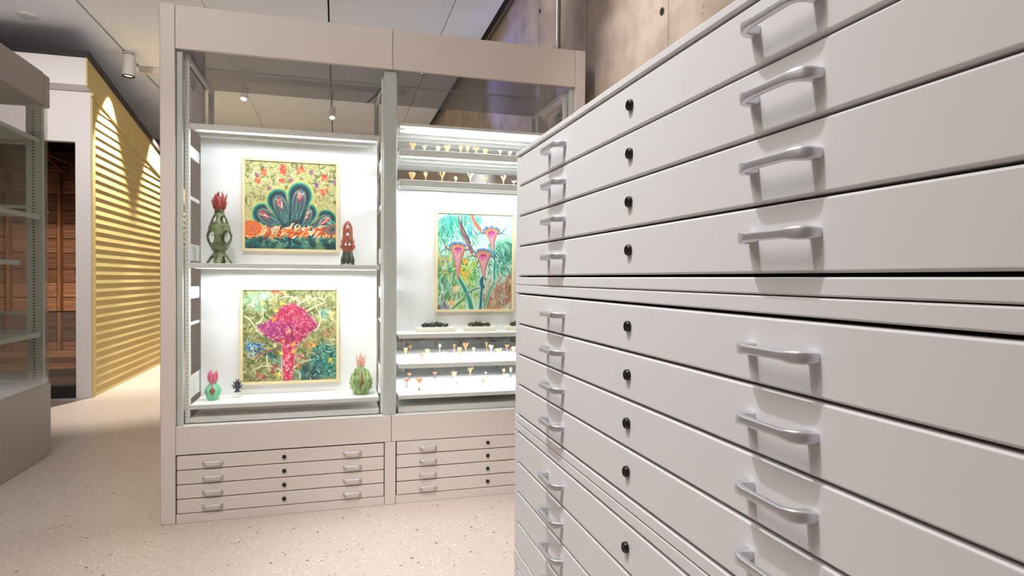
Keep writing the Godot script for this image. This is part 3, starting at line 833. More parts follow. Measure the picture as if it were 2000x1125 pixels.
# local frame: x along the handle, y up, z out of the drawer front
func hardware() -> void:
	var st := S()
	var rows := []
	# outer edge, inner edge (along, out of the drawer) and half height
	var half := [[-0.0520, 0.0, -0.0362, 0.0, 0.0060], [-0.0514, 0.0060, -0.0362, 0.0070, 0.0061], [-0.0496, 0.0115, -0.0362, 0.0130, 0.0063], [-0.0466, 0.0165, -0.0362, 0.0152, 0.0064],
		[-0.0424, 0.0204, -0.0360, 0.0158, 0.0063], [-0.0374, 0.0228, -0.0350, 0.0160, 0.0060], [-0.0318, 0.0239, -0.0312, 0.0160, 0.0053], [-0.0285, 0.0241, -0.0285, 0.0160, 0.0047], [-0.0100, 0.0241, -0.0100, 0.0160, 0.0046]]
	var full := half.duplicate()
	for i in half.size():
		var p: Array = half[half.size() - 1 - i]
		full.append([-p[0], p[1], -p[2], p[3], p[4]])
	for p in full:
		var row := PackedVector3Array()
		for j in 20:
			var t := TAU * j / 20
			var k := 0.5 + 0.5 * signf(cos(t)) * pow(absf(cos(t)), 0.5)
			var cy := signf(sin(t)) * pow(absf(sin(t)), 0.62)
			row.append(Vector3(lerpf(p[2], p[0], k), cy * p[4], lerpf(p[3], p[1], k)))
		rows.append(row)
	sheet(st, rows, true)
	handle_mesh = st.commit()
	var lk := S()
	lathe_z(lk, [Vector2(0.0098, 0.0), Vector2(0.0098, 0.0035), Vector2(0.0088, 0.0062), Vector2(0.0066, 0.0072), Vector2(0.006, 0.0058), Vector2(0.0, 0.0058)], 20)
	lock_mesh = lk.commit()
	keyhole_mesh = bx(Vector3(-0.0008, -0.0035, 0.0057), Vector3(0.0008, 0.0035, 0.0064))

func lathe_z(st: SurfaceTool, profile: Array, n: int) -> void:
	var rows := []
	for p in profile:
		var row := PackedVector3Array()
		for j in n:
			var a := TAU * j / n
			row.append(Vector3(p.x * cos(a), p.x * sin(a), p.y))
		rows.append(row)
	sheet(st, rows, true)

# a drawer whose front lies in the plane z = 0 of its own frame, facing +z
func drawer(parent: Node3D, at: Vector3, turn: float, w: float, h: float, handles: Array, lock: Vector2, paint: Material, lock_size := 1.0) -> void:
	var key := "%f_%f" % [w, h]
	if not drawer_meshes.has(key):
		drawer_meshes[key] = bx(Vector3(-w / 2, 0, -0.021), Vector3(w / 2, h, 0), 0.0032)
	var d := put("drawer", drawer_meshes[key], paint, parent, at)
	d.rotation.y = turn
	for x in handles:
		put("handle", handle_mesh, M.aluminium, d, Vector3(x, lock.y, 0.0))
	var l := put("lock", lock_mesh, M.black_lock, d, Vector3(lock.x, lock.y, 0.0))
	l.scale = Vector3.ONE * lock_size
	var k := put("keyhole", keyhole_mesh, M.keyhole, d, Vector3(lock.x, lock.y, 0.0))
	k.scale = Vector3.ONE * lock_size

var drawer_meshes := {}

# ---------------------------------------------------------------- the stack of flat files beside the camera
func flat_files() -> void:
	var xf := 0.42
	var z0 := -1.452
	var z1 := -0.228
	var seams := [1.6085, 1.2850, 0.9525, 0.6200, 0.2875]
	var names := ["topmost flat-file cabinet of the near pale grey stack, its top panel showing", "second flat-file cabinet down the near pale grey stack, just below eye level",
		"third flat-file cabinet down the near pale grey stack, low in the picture", "lowest flat-file cabinet of the near pale grey stack, only its corner showing"]
	for m in 4:
		var top: float = seams[m]
		var bot: float = seams[m + 1]
		var t := thing("flat_file_cabinet", names[m], "cabinet", Vector3(xf, bot, (z0 + z1) / 2), "pale grey flat-file cabinets stacked beside the aisle")
		var h := top - bot
		var hz := (z1 - z0) / 2
		var st := S()
		box(st, Vector3(0.028, 0.002, -hz + 0.002), Vector3(0.83, h - 0.002, hz - 0.002))
		put("carcass", st.commit(), M.dark_gap, t)  # coloured near-black to stand for shade in the drawer gaps
		put("side_panel", bx(Vector3(0.027, 0.002, hz - 0.002), Vector3(0.83, h - 0.002, hz - 0.0002)), M.flat_file_paint, t)
		put("side_panel", bx(Vector3(0.027, 0.002, -hz + 0.0002), Vector3(0.83, h - 0.002, -hz + 0.002)), M.flat_file_paint, t)
		var rail_top := 0.0135 if m == 0 else 0.0190
		var rail_bot := 0.0183
		if m == 0:
			put("top_panel", bx(Vector3(-0.001, h - rail_top, -hz - 0.001), Vector3(0.84, h, hz + 0.001), 0.003), M.flat_file_paint, t)
		else:
			put("top_rail", bx(Vector3(0, h - rail_top, -hz), Vector3(0.026, h - 0.0006, hz), 0.0022), M.flat_file_paint, t)
		put("bottom_rail", bx(Vector3(0, 0.0006, -hz), Vector3(0.026, rail_bot, hz), 0.0022), M.flat_file_paint, t)
		for s in [-1.0, 1.0]:
			var za: float = -hz if s < 0.0 else hz - 0.0245
			put("side_rail", bx(Vector3(0.0015, rail_bot + 0.0002, za), Vector3(0.026, h - rail_top - 0.0002, za + 0.0245), 0.002), M.flat_file_paint, t)
		var y0 := rail_bot + 0.0022
		var y1 := h - rail_top - 0.0022
		var pitch := (y1 - y0) / 4.0
		for k in 4:
			# drawer frame: its x runs towards -z of the room (turned a quarter), its z towards -x
			drawer(t, Vector3(0.0, y0 + k * pitch + 0.0016, 0.0), -PI / 2, 2.0 * hz - 0.0525, pitch - 0.0032, [-0.320, 0.329], Vector2(0.0, pitch * 0.51), M.flat_file_paint, 0.86)
		if m == 3:
			put("plinth", bx(Vector3(0.03, -bot, -0.59), Vector3(0.82, -0.0003, 0.59), 0.003), M.flat_file_paint, t)
# ---------------------------------------------------------------- the lit visible-storage case
const ZF := -3.575
const ZB := -4.35
const ZS := -3.64
const BOARD := -3.912

func led_run(parent: Node3D, x0: float, x1: float, y: float, z: float, e: float, lean := -0.35) -> void:
	put("led_strip", bx(Vector3(x0, y - 0.005, z - 0.006), Vector3(x1, y, z + 0.006), 0.001), M.led, parent)
	area("shelf_led_light", Vector3((x0 + x1) / 2, y - 0.0075, z), Vector2(x1 - x0, 0.012), Vector3(0, -1, lean), Color(0.94, 0.975, 1.0), e)

# a steel shelf: thin deck, folded front lip, ribs under it
func steel_shelf(parent: Node3D, called: String, x0: float, x1: float, top: float, lip: float, back: float, ribs: Array) -> void:
	var st := S()
	box(st, Vector3(x0, top - 0.012, back), Vector3(x1, top, ZS - 0.012), 0.002)
	var s := put(called, st.commit(), M.shelf_white, parent)
	put("shelf_lip", bx(Vector3(x0, top - lip, ZS - 0.012), Vector3(x1, top + 0.0005, ZS), 0.002), M.shelf_lip, s)
	for z in ribs:
		put("shelf_rib", bx(Vector3(x0 + 0.01, top - 0.030, z - 0.018), Vector3(x1 - 0.01, top - 0.012, z + 0.018), 0.004), M.shelf_white, s)

# perforated upright; holes are dark slots standing in the front face
func upright(parent: Node3D, x: float, z: float, w: float, d: float, y0: float, y1: float, m: Material, hole_m: Material, facing := Vector3(0, 0, 1), pitch := 0.0215, hx := 0.0) -> void:
	var u := put("upright", bx(Vector3(x - w / 2, y0, z - d), Vector3(x + w / 2, y1, z), 0.002), m, parent)
	var hole_w := 0.0075 if w > 0.045 else 0.0028
	var st := S()
	var y := y0 + 0.03
	while y < y1 - 0.03:
		if absf(facing.z) > 0.5:
			box(st, Vector3(x + hx - hole_w, y, z - 0.001), Vector3(x + hx + hole_w, y + 0.0095, z + 0.0008))
		else:
			var xx := x + facing.x * w / 2
			box(st, Vector3(xx - 0.0008, y, z - d / 2 - 0.0035), Vector3(xx + 0.0008, y + 0.012, z - d / 2 + 0.0035))
		y += pitch
	var h := put("slot_row", st.commit(), hole_m, u)
	h.set_meta("kind", "stuff")

func lit_case() -> void:
	var c := thing("display_case", "wide beige display case lit from inside, two glazed bays over shallow drawers", "display case")
	var paint: Material = M.case_paint
	var xl := -0.8836
	var xr := 1.4772
	for p in [[xl, -0.812], [1.409, xr]]:
		put("corner_post", bx(Vector3(p[0], 0, ZF - 0.07), Vector3(p[1], 2.711, ZF), 0.004), paint, c)
		put("corner_post", bx(Vector3(p[0], 0, ZB), Vector3(p[1], 2.711, ZB + 0.07), 0.004), paint, c)
	for p in [[-0.8115, 0.3004], [0.3018, 1.4085]]:
		put("fascia", bx(Vector3(p[0], 2.4825, ZF - 0.022), Vector3(p[1], 2.7085, ZF + 0.0005), 0.003), paint, c)
		put("sill_panel", bx(Vector3(p[0], 0.3615, ZF - 0.022), Vector3(p[1], 0.5050, ZF), 0.003), paint, c)
		put("sill_cap", bx(Vector3(p[0], 0.5052, ZF - 0.06), Vector3(p[1], 0.5105, ZF - 0.001), 0.002), M.shelf_lip, c)
	for x in [xl + 0.001, xr - 0.021]:
		put("end_fascia", bx(Vector3(x, 2.4825, ZB + 0.07), Vector3(x + 0.02, 2.708, ZF - 0.07), 0.003), paint, c)
		put("end_panel", bx(Vector3(x, 0, ZB + 0.07), Vector3(x + 0.02, 0.505, ZF - 0.07), 0.003), paint, c)
	put("back_panel", bx(Vector3(-0.81, 0, ZB + 0.002), Vector3(1.408, 0.505, ZB + 0.022), 0.003), paint, c)
	put("centre_stile", bx(Vector3(0.2635, 0, ZF - 0.022), Vector3(0.3262, 0.3610, ZF), 0.003), paint, c)
	# drawer carcass, darkened to stand for shade in the gaps, and plinths
	put("drawer_carcass", bx(Vector3(-0.808, 0.004, ZB + 0.03), Vector3(1.405, 0.355, ZF - 0.026)), M.dark_gap, c)
	put("plinth", bx(Vector3(-0.8095, 0, ZF - 0.02), Vector3(0.2620, 0.0490, ZF - 0.001), 0.002), paint, c)
	put("plinth", bx(Vector3(0.3275, 0, ZF - 0.02), Vector3(1.4065, 0.0490, ZF - 0.001), 0.002), paint, c)
	for k in 4:
		drawer(c, Vector3((-0.8065 + 0.2600) / 2, 0.0525 + k * 0.0767, ZF), 0.0, 1.0660, 0.0722, [-0.3605, 0.3575], Vector2(-0.003, 0.0345), paint, 1.12)
		drawer(c, Vector3((0.3310 + 1.4045) / 2, 0.0525 + k * 0.0774, ZF), 0.0, 1.0730, 0.0727, [-0.3570, 0.3570], Vector2(0.0015, 0.0350), paint, 1.12)
	# glazing
	for p in [[-0.8115, 0.2895], [0.2915, 1.4085]]:
		put("front_glass", bx(Vector3(p[0], 0.511, ZF - 0.019), Vector3(p[1], 2.482, ZF - 0.013)), M.case_glass, c)
	put("back_glass", bx(Vector3(-0.8115, 0.511, ZB + 0.044), Vector3(1.4085, 2.482, ZB + 0.050)), M.case_glass, c)
	for x in [xl + 0.006, xr - 0.012]:
		put("end_glass", bx(Vector3(x, 0.511, ZB + 0.07), Vector3(x + 0.006, 2.482, ZF - 0.07)), M.case_glass, c)
	put("lid_glass", bx(Vector3(-0.811, 2.4845, ZB + 0.03), Vector3(1.408, 2.4905, ZF - 0.024)), M.lid_glass, c)
	put("lid_rail", bx(Vector3(-0.811, 2.615, ZB + 0.02), Vector3(1.408, 2.623, ZB + 0.034), 0.001), M.shelf_lip, c)
	# frames behind the glass
	put("mullion", bx(Vector3(0.2540, 0.5107, ZF - 0.055), Vector3(0.3262, 2.4820, ZF - 0.021), 0.003), M.case_frame, c)
	for x in [-0.8110, 1.3790]:
		put("edge_frame", bx(Vector3(x, 0.5107, ZF - 0.045), Vector3(x + 0.030, 2.4820, ZF - 0.021), 0.003), M.case_frame, c)
	for x in [-0.770, 0.2550, 0.3230, 1.372]:
		upright(c, x, ZS - 0.002, 0.022, 0.03, 0.512, 2.4815, M.shelf_white, M.slot_grey, Vector3(0, 0, 1), 0.0215, 0.0 if x < 0.0 or x > 1.0 else (0.004 if x < 0.3 else -0.004))
		upright(c, x, ZB + 0.06, 0.03, 0.03, 0.512, 2.4815, M.shelf_lip, M.slot_grey)
		# plates of the side frames between front and back uprights
		for y in [[0.635, 0.755], [1.034, 1.050], [1.178, 1.245], [1.387, 1.478], [1.716, 1.738], [1.947, 2.012], [2.452, 2.480]]:
			put("side_plate", bx(Vector3(x - 0.006, y[0], ZB + 0.06), Vector3(x + 0.006, y[1], ZS - 0.032), 0.002), M.shelf_white, c)
	# left bay
	steel_shelf(c, "light_canopy", -0.758, 0.236, 2.1165, 0.030, BOARD - 0.005, [-3.71, -3.83])
	steel_shelf(c, "shelf", -0.758, 0.236, 1.3720, 0.026, BOARD - 0.005, [-3.72])
	steel_shelf(c, "shelf", -0.758, 0.236, 0.6090, 0.023, BOARD - 0.005, [])
	steel_shelf(c, "base_shelf", -0.758, 0.236, 0.5380, 0.025, ZB + 0.056, [])
	put("back_board", bx(Vector3(-0.7565, 1.3722, BOARD - 0.012), Vector3(0.2365, 2.103, BOARD), 0.001), M.board_white, c)
	put("back_board", bx(Vector3(-0.7565, 0.6092, BOARD - 0.012), Vector3(0.2365, 1.3550, BOARD), 0.001), M.board_white, c)
	led_run(c, -0.70, 0.18, 2.0985, -3.662, LIGHT.left_upper, -0.45)
	led_run(c, -0.70, 0.18, 1.3575, -3.662, LIGHT.left_lower, -0.45)
	# right bay
	steel_shelf(c, "light_canopy", 0.345, 1.36, 2.2020, 0.016, ZB + 0.056, [-3.76, -3.88, -4.0, -4.12])
	steel_shelf(c, "shelf", 0.345, 1.36, 2.0520, 0.040, ZB + 0.056, [-3.76, -3.88, -4.0, -4.12])
	steel_shelf(c, "shelf", 0.345, 1.36, 1.8740, 0.037, ZB + 0.056, [-3.72, -3.80])
	steel_shelf(c, "shelf", 0.345, 1.36, 0.9695, 0.024, BOARD - 0.005, [])
	steel_shelf(c, "shelf", 0.345, 1.36, 0.7950, 0.026, ZB + 0.056, [])
	steel_shelf(c, "shelf", 0.345, 1.36, 0.6120, 0.023, ZB + 0.056, [])
	steel_shelf(c, "base_shelf", 0.345, 1.36, 0.5395, 0.030, ZB + 0.056, [])
	put("back_board", bx(Vector3(0.346, 0.9697, BOARD - 0.012), Vector3(1.3585, 1.8610, BOARD), 0.001), M.board_white, c)
	led_run(c, 0.40, 1.30, 2.1890, -3.662, LIGHT.right_canopy, -0.7)
	led_run(c, 0.40, 1.30, 2.0260, -3.662, LIGHT.right_canopy, -0.7)
	led_run(c, 0.40, 1.30, 1.8480, -3.662, LIGHT.right_board, -0.3)
	led_run(c, 0.40, 1.30, 0.955, -3.88, LIGHT.pull_out, 0.0)
	led_run(c, 0.40, 1.30, 0.780, -3.95, LIGHT.pull_out, 0.0)
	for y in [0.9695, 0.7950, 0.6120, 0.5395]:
		put("rear_shelf", bx(Vector3(0.345, y - 0.014, -4.90), Vector3(1.36, y, -4.352), 0.002), M.shaded_shelf_grey, c)
	put("rear_board", bx(Vector3(0.335, 0.50, -4.93), Vector3(1.37, 0.985, -4.905), 0.002), M.shaded_shelf_grey, c)
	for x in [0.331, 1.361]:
		put("rear_side", bx(Vector3(x, 0.0, -4.905), Vector3(x + 0.012, 0.985, -4.352), 0.002), M.shaded_shelf_grey, c)
	# small wire hooks on the uprights and a loose cable at the top
	var st := S()
	rod(st, [Vector3(0.168, 2.345, -3.80), Vector3(0.20, 2.372, -3.80), Vector3(0.236, 2.405, -3.78), Vector3(0.244, 2.41, -3.70)], 0.004, 8)
	put("cable", st.commit(), M.black_paint, c)
	for y in [2.165, 1.985, 1.815]:
		var hk := S()
		rod(hk, [Vector3(0.345, y + 0.02, ZS + 0.004), Vector3(0.345, y, ZS + 0.008), Vector3(0.355, y - 0.006, ZS + 0.008), Vector3(0.375, y + 0.004, ZS + 0.004)], 0.003, 8)
		put("hook", hk.commit(), M.aluminium, c)

func framed(label: String, x0: float, y0: float, x1: float, y1: float, picture: Texture2D) -> void:
	var z := BOARD
	var t := thing("framed_painting", label, "painting", Vector3((x0 + x1) / 2, y0, z + 0.001))
	var hw := (x1 - x0) / 2
	var h := y1 - y0
	var b := 0.0165
	for p in [[Vector3(-hw, 0, 0), Vector3(hw, b, 0.024)], [Vector3(-hw, h - b, 0), Vector3(hw, h, 0.024)], [Vector3(-hw, b, 0), Vector3(-hw + b, h - b, 0.024)], [Vector3(hw - b, b, 0), Vector3(hw, h - b, 0.024)]]:
		put("frame_bar", bx(p[0], p[1], 0.002), M.frame_wood, t)
	var m := mat("picture_paint", Color.WHITE, 0.7)
	m.albedo_texture = picture
	var st := S()
	var zz := 0.014
	var c := [Vector3(-hw + b, b, zz), Vector3(-hw + b, h - b, zz), Vector3(hw - b, h - b, zz), Vector3(hw - b, b, zz)]
	var u := [Vector2(0, 1), Vector2(0, 0), Vector2(1, 0), Vector2(1, 1)]
	for k in [0, 1, 2, 0, 2, 3]:
		st.set_normal(Vector3(0, 0, 1))
		st.set_uv(u[k])
		st.add_vertex(c[k])
	box(st, Vector3(-hw + b, b, 0.002), Vector3(hw - b, h - b, zz - 0.0008))
	put("painted_sheet", st.commit(), m, t)

func paintings() -> void:
	framed("square framed painting of a dark teal petal fan over orange flames", -0.5345, 1.4500, 0.0085, 1.9965, painting_fan())
	framed("square framed painting of a magenta crested flower on olive green", -0.5455, 0.6655, 0.0130, 1.2380, painting_comb())
	framed("upright framed painting of three pink and blue trumpet flowers on green", 0.5960, 1.0840, 1.1180, 1.7280, painting_trumpets())
# ---------------------------------------------------------------- the unlit case on the left
func left_case() -> void:
	var c := thing("display_case", "tall unlit glass display case at the left edge, on a plain grey base", "display case", Vector3(-2.0, 0, -5.22))
	var p: Material = M.left_case_paint
	var n := 2.6            # towards the camera
	put("base_panel", bx(Vector3(-0.76, 0, 0), Vector3(0, 0.5245, n), 0.004), p, c)
	put("fascia", bx(Vector3(-0.03, 2.511, 0.098), Vector3(0, 2.735, n), 0.003), p, c)
	put("fascia_corner", bx(Vector3(-0.06, 2.5025, 0.0), Vector3(0.001, 2.727, 0.095), 0.004), p, c)
	put("end_fascia", bx(Vector3(-0.76, 2.511, 0.0), Vector3(-0.062, 2.733, 0.03), 0.003), p, c)
	put("front_glass", bx(Vector3(-0.014, 0.525, 0.012), Vector3(-0.008, 2.510, n)), M.dark_glass, c)
	put("end_glass", bx(Vector3(-0.75, 0.525, 0.004), Vector3(-0.016, 2.510, 0.010)), M.dark_glass, c)
	put("lid", bx(Vector3(-0.75, 2.64, 0.03), Vector3(-0.03, 2.66, n), 0.002), p, c)
	put("back_board", bx(Vector3(-0.755, 0.525, 1.35), Vector3(-0.735, 2.51, n)), p, c)
	for q in [[-0.076, 0.055, 0.100], [-0.700, 0.055, 0.05], [-0.076, 1.32, 0.06], [-0.076, 2.5, 0.06]]:
		upright(c, q[0], q[1], q[2], 0.035, 0.525, 2.51, M.left_case_frame, M.dark_gap, Vector3(0, 0, 1), 0.0217, -0.004)
	for y in [2.232, 1.776, 1.022, 0.888, 0.527]:
		put("end_bar", bx(Vector3(-0.68, y, 0.022), Vector3(-0.127, y + 0.022, 0.050), 0.002), M.left_case_frame, c)
	for y in [2.272, 1.728, 0.891]:
		var s := put("shelf", bx(Vector3(-0.70, y - 0.012, 0.058), Vector3(-0.052, y, n - 0.1), 0.002), M.left_case_frame, c)
		put("shelf_lip", bx(Vector3(-0.051, y - 0.031, 0.058), Vector3(-0.040, y + 0.001, n - 0.1), 0.002), M.left_case_frame, s)
	for y in [0.68, 1.22, 1.75, 2.33]:
		put("screw", bx(Vector3(-0.006, y, 0.020), Vector3(-0.002, y + 0.010, 0.030), 0.001), M.aluminium, c)
	# two green sculptures, just cut by the frame
	for q in [[-2.14, 1.7450, -4.60, 0.09, "green openwork ceramic on the upper shelf of the unlit left case"], [-2.14, 1.4025, -4.66, 0.26, "green tapering ceramic standing under the upper shelf of the unlit left case"]]:
		var t := thing("ceramic_sculpture", q[4], "sculpture", Vector3(q[0], q[1], q[2]))
		var st := S()
		for k in 7:
			var a := TAU * k / 7
			var r := 0.045
			blade(st, [Vector3(cos(a) * r * 0.5, 0, sin(a) * r * 0.5), Vector3(cos(a) * r, q[3] * 0.35, sin(a) * r), Vector3(cos(a) * r * 0.8, q[3] * 0.7, sin(a) * r * 0.8), Vector3(cos(a) * r * 1.1, q[3] * (0.9 + 0.1 * sin(k * 2.0)), sin(a) * r * 1.1)], [0.014, 0.02, 0.017, 0.004], 0.006, Vector3(-sin(a), 0, cos(a)))
		put("leaves", st.commit(), M.glaze_teal, t)
		var bs := S()
		lathe(bs, [Vector2(0.03, 0.0), Vector2(0.034, 0.008), Vector2(0.026, 0.03)], 14)
		put("foot", bs.commit(), M.glaze_teal, t)
	# the shelf that the second one stands on
	var sh := put("shelf", bx(Vector3(-0.70, 1.388, 0.35), Vector3(-0.052, 1.399, n - 0.1), 0.002), M.left_case_frame, c)
	put("shelf_lip", bx(Vector3(-0.051, 1.369, 0.35), Vector3(-0.040, 1.400, n - 0.1), 0.002), M.left_case_frame, sh)

# ---------------------------------------------------------------- the clapboard house
func rake(z: float) -> float:
	return 3.234 + 0.170 * (z + 7.6)

func house() -> void:
	var zf := -7.5475
	var xw := -2.530
	var zend := -12.4
	var h := thing("clapboard_house", "pale yellow clapboard house with a white front and a black-edged sloping roof", "house")
	var w: Material = M.house_white
	# white front
	var fw := S()
	box(fw, Vector3(-2.662, 0.0, zf - 0.09), Vector3(-2.519, 2.712, zf))
	box(fw, Vector3(-4.9, 2.712, zf - 0.09), Vector3(-2.519, 3.24, zf))
	box(fw, Vector3(-4.9, 0.0, zf - 0.09), Vector3(-4.7, 2.712, zf))
	put("front_wall", fw.commit(), w, h)
	put("front_base", bx(Vector3(-2.62, 0.0, zf), Vector3(-2.53, 0.012, zf + 0.02), 0.002), w, h)
	put("threshold", bx(Vector3(-4.7, 0.0, zf - 0.06), Vector3(-2.6625, 0.128, zf - 0.005), 0.003), M.black_paint, h)
	# eaves box across the front, its underside following the roof
	var zo := -7.39
	var st := S()
	prism_yz(st, -4.95, -2.512, [Vector2(zo, rake(zo) + 0.004), Vector2(zo, rake(zo) + 0.285), Vector2(zf - 0.02, rake(zf - 0.02) + 0.285), Vector2(zf - 0.02, rake(zf - 0.02) + 0.004)])
	put("eaves_box", st.commit(), w, h)
	# yellow rake board, its bead, the corner board
	st = S()
	prism_yz(st, -2.5115, -2.496, [Vector2(zo - 0.0, rake(zo)), Vector2(zo - 0.0, rake(zo) + 0.286), Vector2(zend, rake(zend) + 0.286), Vector2(zend, rake(zend))])
	put("rake_board", st.commit(), M.yellow_paint, h)
	st = S()
	prism_yz(st, -2.530, -2.4955, [Vector2(zf, rake(zf) - 0.035), Vector2(zf, rake(zf) - 0.001), Vector2(zend, rake(zend) - 0.001), Vector2(zend, rake(zend) - 0.035)])
	put("rake_bead", st.commit(), M.yellow_paint, h)
	put("corner_board", bx(Vector3(-2.5185, 0.0, zf - 0.085), Vector3(-2.503, rake(zf - 0.08) - 0.036, zf - 0.001), 0.003), M.yellow_paint, h)
	# clapboards, each its own lapped board
	var pitch := 0.0935
	var y := 0.0
	while y < rake(zf) - 0.04:
		var z1 := zf - 0.0865
		var z2 := zend
		var top := y + pitch + 0.012
		if rake(zend) - 0.03 < top:
			z2 = maxf(zend, -7.6 + (y + pitch * 0.5 - 3.234 + 0.02) / 0.170)
		if z2 > z1 - 0.05:
			break
		st = S()
		# section: thick at the butt below, thin above
		var sec := [Vector2(xw + 0.0005, y), Vector2(xw + 0.0225, y + 0.002), Vector2(xw + 0.0075, top), Vector2(xw + 0.0005, top)]
		var e := 0.0
		for k in 4:
			var a: Vector2 = sec[k]
			var b: Vector2 = sec[(k + 1) % 4]
			var nn := Vector3(b.y - a.y, -(b.x - a.x), 0).normalized()
			quad(st, Vector3(a.x, a.y, z1), Vector3(b.x, b.y, z1), Vector3(b.x, b.y, z2 - e), Vector3(a.x, a.y, z2 - e), nn)
		for zz in [z1, z2]:
			var nn := Vector3(0, 0, 1 if zz == z1 else -1)
			quad(st, Vector3(sec[0].x, sec[0].y, zz), Vector3(sec[1].x, sec[1].y, zz), Vector3(sec[2].x, sec[2].y, zz), Vector3(sec[3].x, sec[3].y, zz), nn)
		put("clapboard", st.commit(), M.yellow_paint, h)
		y += pitch
	put("side_sheathing", prism_mesh(-2.60, xw, [Vector2(zf - 0.09, 0.0), Vector2(zf - 0.09, rake(zf - 0.09)), Vector2(zend, rake(zend)), Vector2(zend, 0.0)]), M.plank_wood_1, h)
	# roof
	put("roof_deck", prism_mesh(-5.0, -2.496, [Vector2(zo + 0.012, rake(zo + 0.012) + 0.287), Vector2(zo + 0.012, rake(zo + 0.012) + 0.352), Vector2(zend, rake(zend) + 0.352), Vector2(zend, rake(zend) + 0.287)]), M.black_paint, h)
	put("roof_edge", prism_mesh(-2.4958, -2.478, [Vector2(zo + 0.014, rake(zo + 0.014) + 0.284), Vector2(zo + 0.014, rake(zo + 0.014) + 0.353), Vector2(zend, rake(zend) + 0.353), Vector2(zend, rake(zend) + 0.284)]), M.black_paint, h)
	# inside: plank back wall, studs, plates, floorboards
	var zi := -10.3
	var yy := 0.14
	var i := 0
	while yy < 2.9:
		var ph2: float = [0.215, 0.19, 0.235, 0.205][i % 4]
		put("wall_plank", bx(Vector3(-5.3, yy + 0.004, zi - 0.02 - 0.002 * (i % 3)), Vector3(-2.61, yy + ph2 - 0.004, zi + 0.003 * (i % 2)), 0.003), M["plank_wood_%d" % ((i * 3 + i / 2) % 4)], h)
		yy += ph2
		i += 1
	put("inner_sheathing", bx(Vector3(-5.3, 0.1, zi - 0.06), Vector3(-2.61, 3.0, zi - 0.027)), M.black_paint, h)
	for x in [-5.0, -4.42, -3.807, -3.2]:
		put("stud", bx(Vector3(x - 0.022, 0.235, zi + 0.006), Vector3(x + 0.022, 2.75, zi + 0.10), 0.004), M.stud_wood, h)
	put("sill_beam", bx(Vector3(-5.3, 0.14, zi + 0.006), Vector3(-2.61, 0.233, zi + 0.13), 0.006), M.plank_wood_2, h)
	put("top_plate", bx(Vector3(-5.3, 2.752, zi + 0.006), Vector3(-2.61, 2.85, zi + 0.12), 0.006), M.plank_wood_0, h)
	for k in 13:
		put("floorboard", bx(Vector3(-5.3, 0.100, -7.63 - (k + 1) * 0.205 + 0.004), Vector3(-2.61, 0.140 + 0.002 * (k % 2), -7.63 - k * 0.205), 0.003), M["plank_wood_%d" % ((k * 2 + k / 3) % 4)], h)
	for x in [-4.9, -4.3, -3.7, -3.1]:
		var rf := S()
		blade(rf, [Vector3(x, rake(zi) - 0.03, zi + 0.1), Vector3(x, rake(-9.0) - 0.03, -9.0), Vector3(x, rake(-7.75) - 0.03, -7.75)], [0.022, 0.022, 0.022], 0.07, Vector3(1, 0, 0), 4)
		put("rafter", rf.commit(), M.stud_wood, h)
	put("brace", bx(Vector3(-3.4, 2.76, zi + 0.13), Vector3(-3.36, 2.82, zf - 0.12), 0.004), M.stud_wood, h)
	# glass barrier in the doorway
	var g := thing("glass_barrier", "low clear glass barrier with a dark top edge across the doorway of the clapboard house", "barrier", Vector3(-3.68, 0.128, zf - 0.045))
	put("pane", bx(Vector3(-1.01, 0.0, -0.005), Vector3(1.015, 0.785, 0.005)), M.rail_glass, g)
	put("cap", bx(Vector3(-1.01, 0.785, -0.009), Vector3(1.015, 0.797, 0.009), 0.002), M.black_paint, g)
	# unseen lamp, hidden behind the door jamb to light the planks low down
	var at := Vector3(-2.735, 1.35, -7.83)
	var lamp := thing("unseen_jamb_lamp", "unseen lamp inside the clapboard house, hidden behind the door jamb", "lamp", at)
	var cs := S()
	lathe(cs, [Vector2(0.0, -0.03), Vector2(0.03, -0.028), Vector2(0.034, 0.0), Vector2(0.03, 0.05), Vector2(0.0, 0.055)], 16)
	put("shade", cs.commit(), M.black_paint, lamp)
	put("bracket", bx(Vector3(0.03, -0.012, -0.012), Vector3(0.130, 0.012, 0.012), 0.002), M.black_paint, lamp)
	put("lamp_face", bx(Vector3(-0.02, -0.033, -0.02), Vector3(0.02, -0.0305, 0.02)), M.lamp_face, lamp)
	spot("unseen_house_beam", at + Vector3(-0.06, -0.045, -0.05), Vector3(-3.85, 0.75, -10.3), Color(1.0, 0.90, 0.80), LIGHT.house, 42.0, 1.0, 0.04)

# a solid between x0 and x1 whose outline in (z, y) is given
func prism_yz(st: SurfaceTool, x0: float, x1: float, o: Array) -> void:
	var mid := Vector2.ZERO
	for p in o:
		mid += p / float(o.size())
	for k in o.size():
		var a: Vector2 = o[k]
		var b: Vector2 = o[(k + 1) % o.size()]
		var n2 := Vector2(b.y - a.y, -(b.x - a.x)).normalized()
		if n2.dot((a + b) / 2.0 - mid) < 0.0:
			n2 = -n2
		quad(st, Vector3(x0, a.y, a.x), Vector3(x1, a.y, a.x), Vector3(x1, b.y, b.x), Vector3(x0, b.y, b.x), Vector3(0, n2.y, n2.x))
	for x in [x0, x1]:
		var n := Vector3(-1 if x == x0 else 1, 0, 0)
		for k in range(1, o.size() - 1):
			tri(st, Vector3(x, o[0].y, o[0].x), Vector3(x, o[k].y, o[k].x), Vector3(x, o[k + 1].y, o[k + 1].x), n, n, n)

func prism_mesh(x0: float, x1: float, o: Array) -> ArrayMesh:
	var st := S()
	prism_yz(st, x0, x1, o)
	return st.commit()
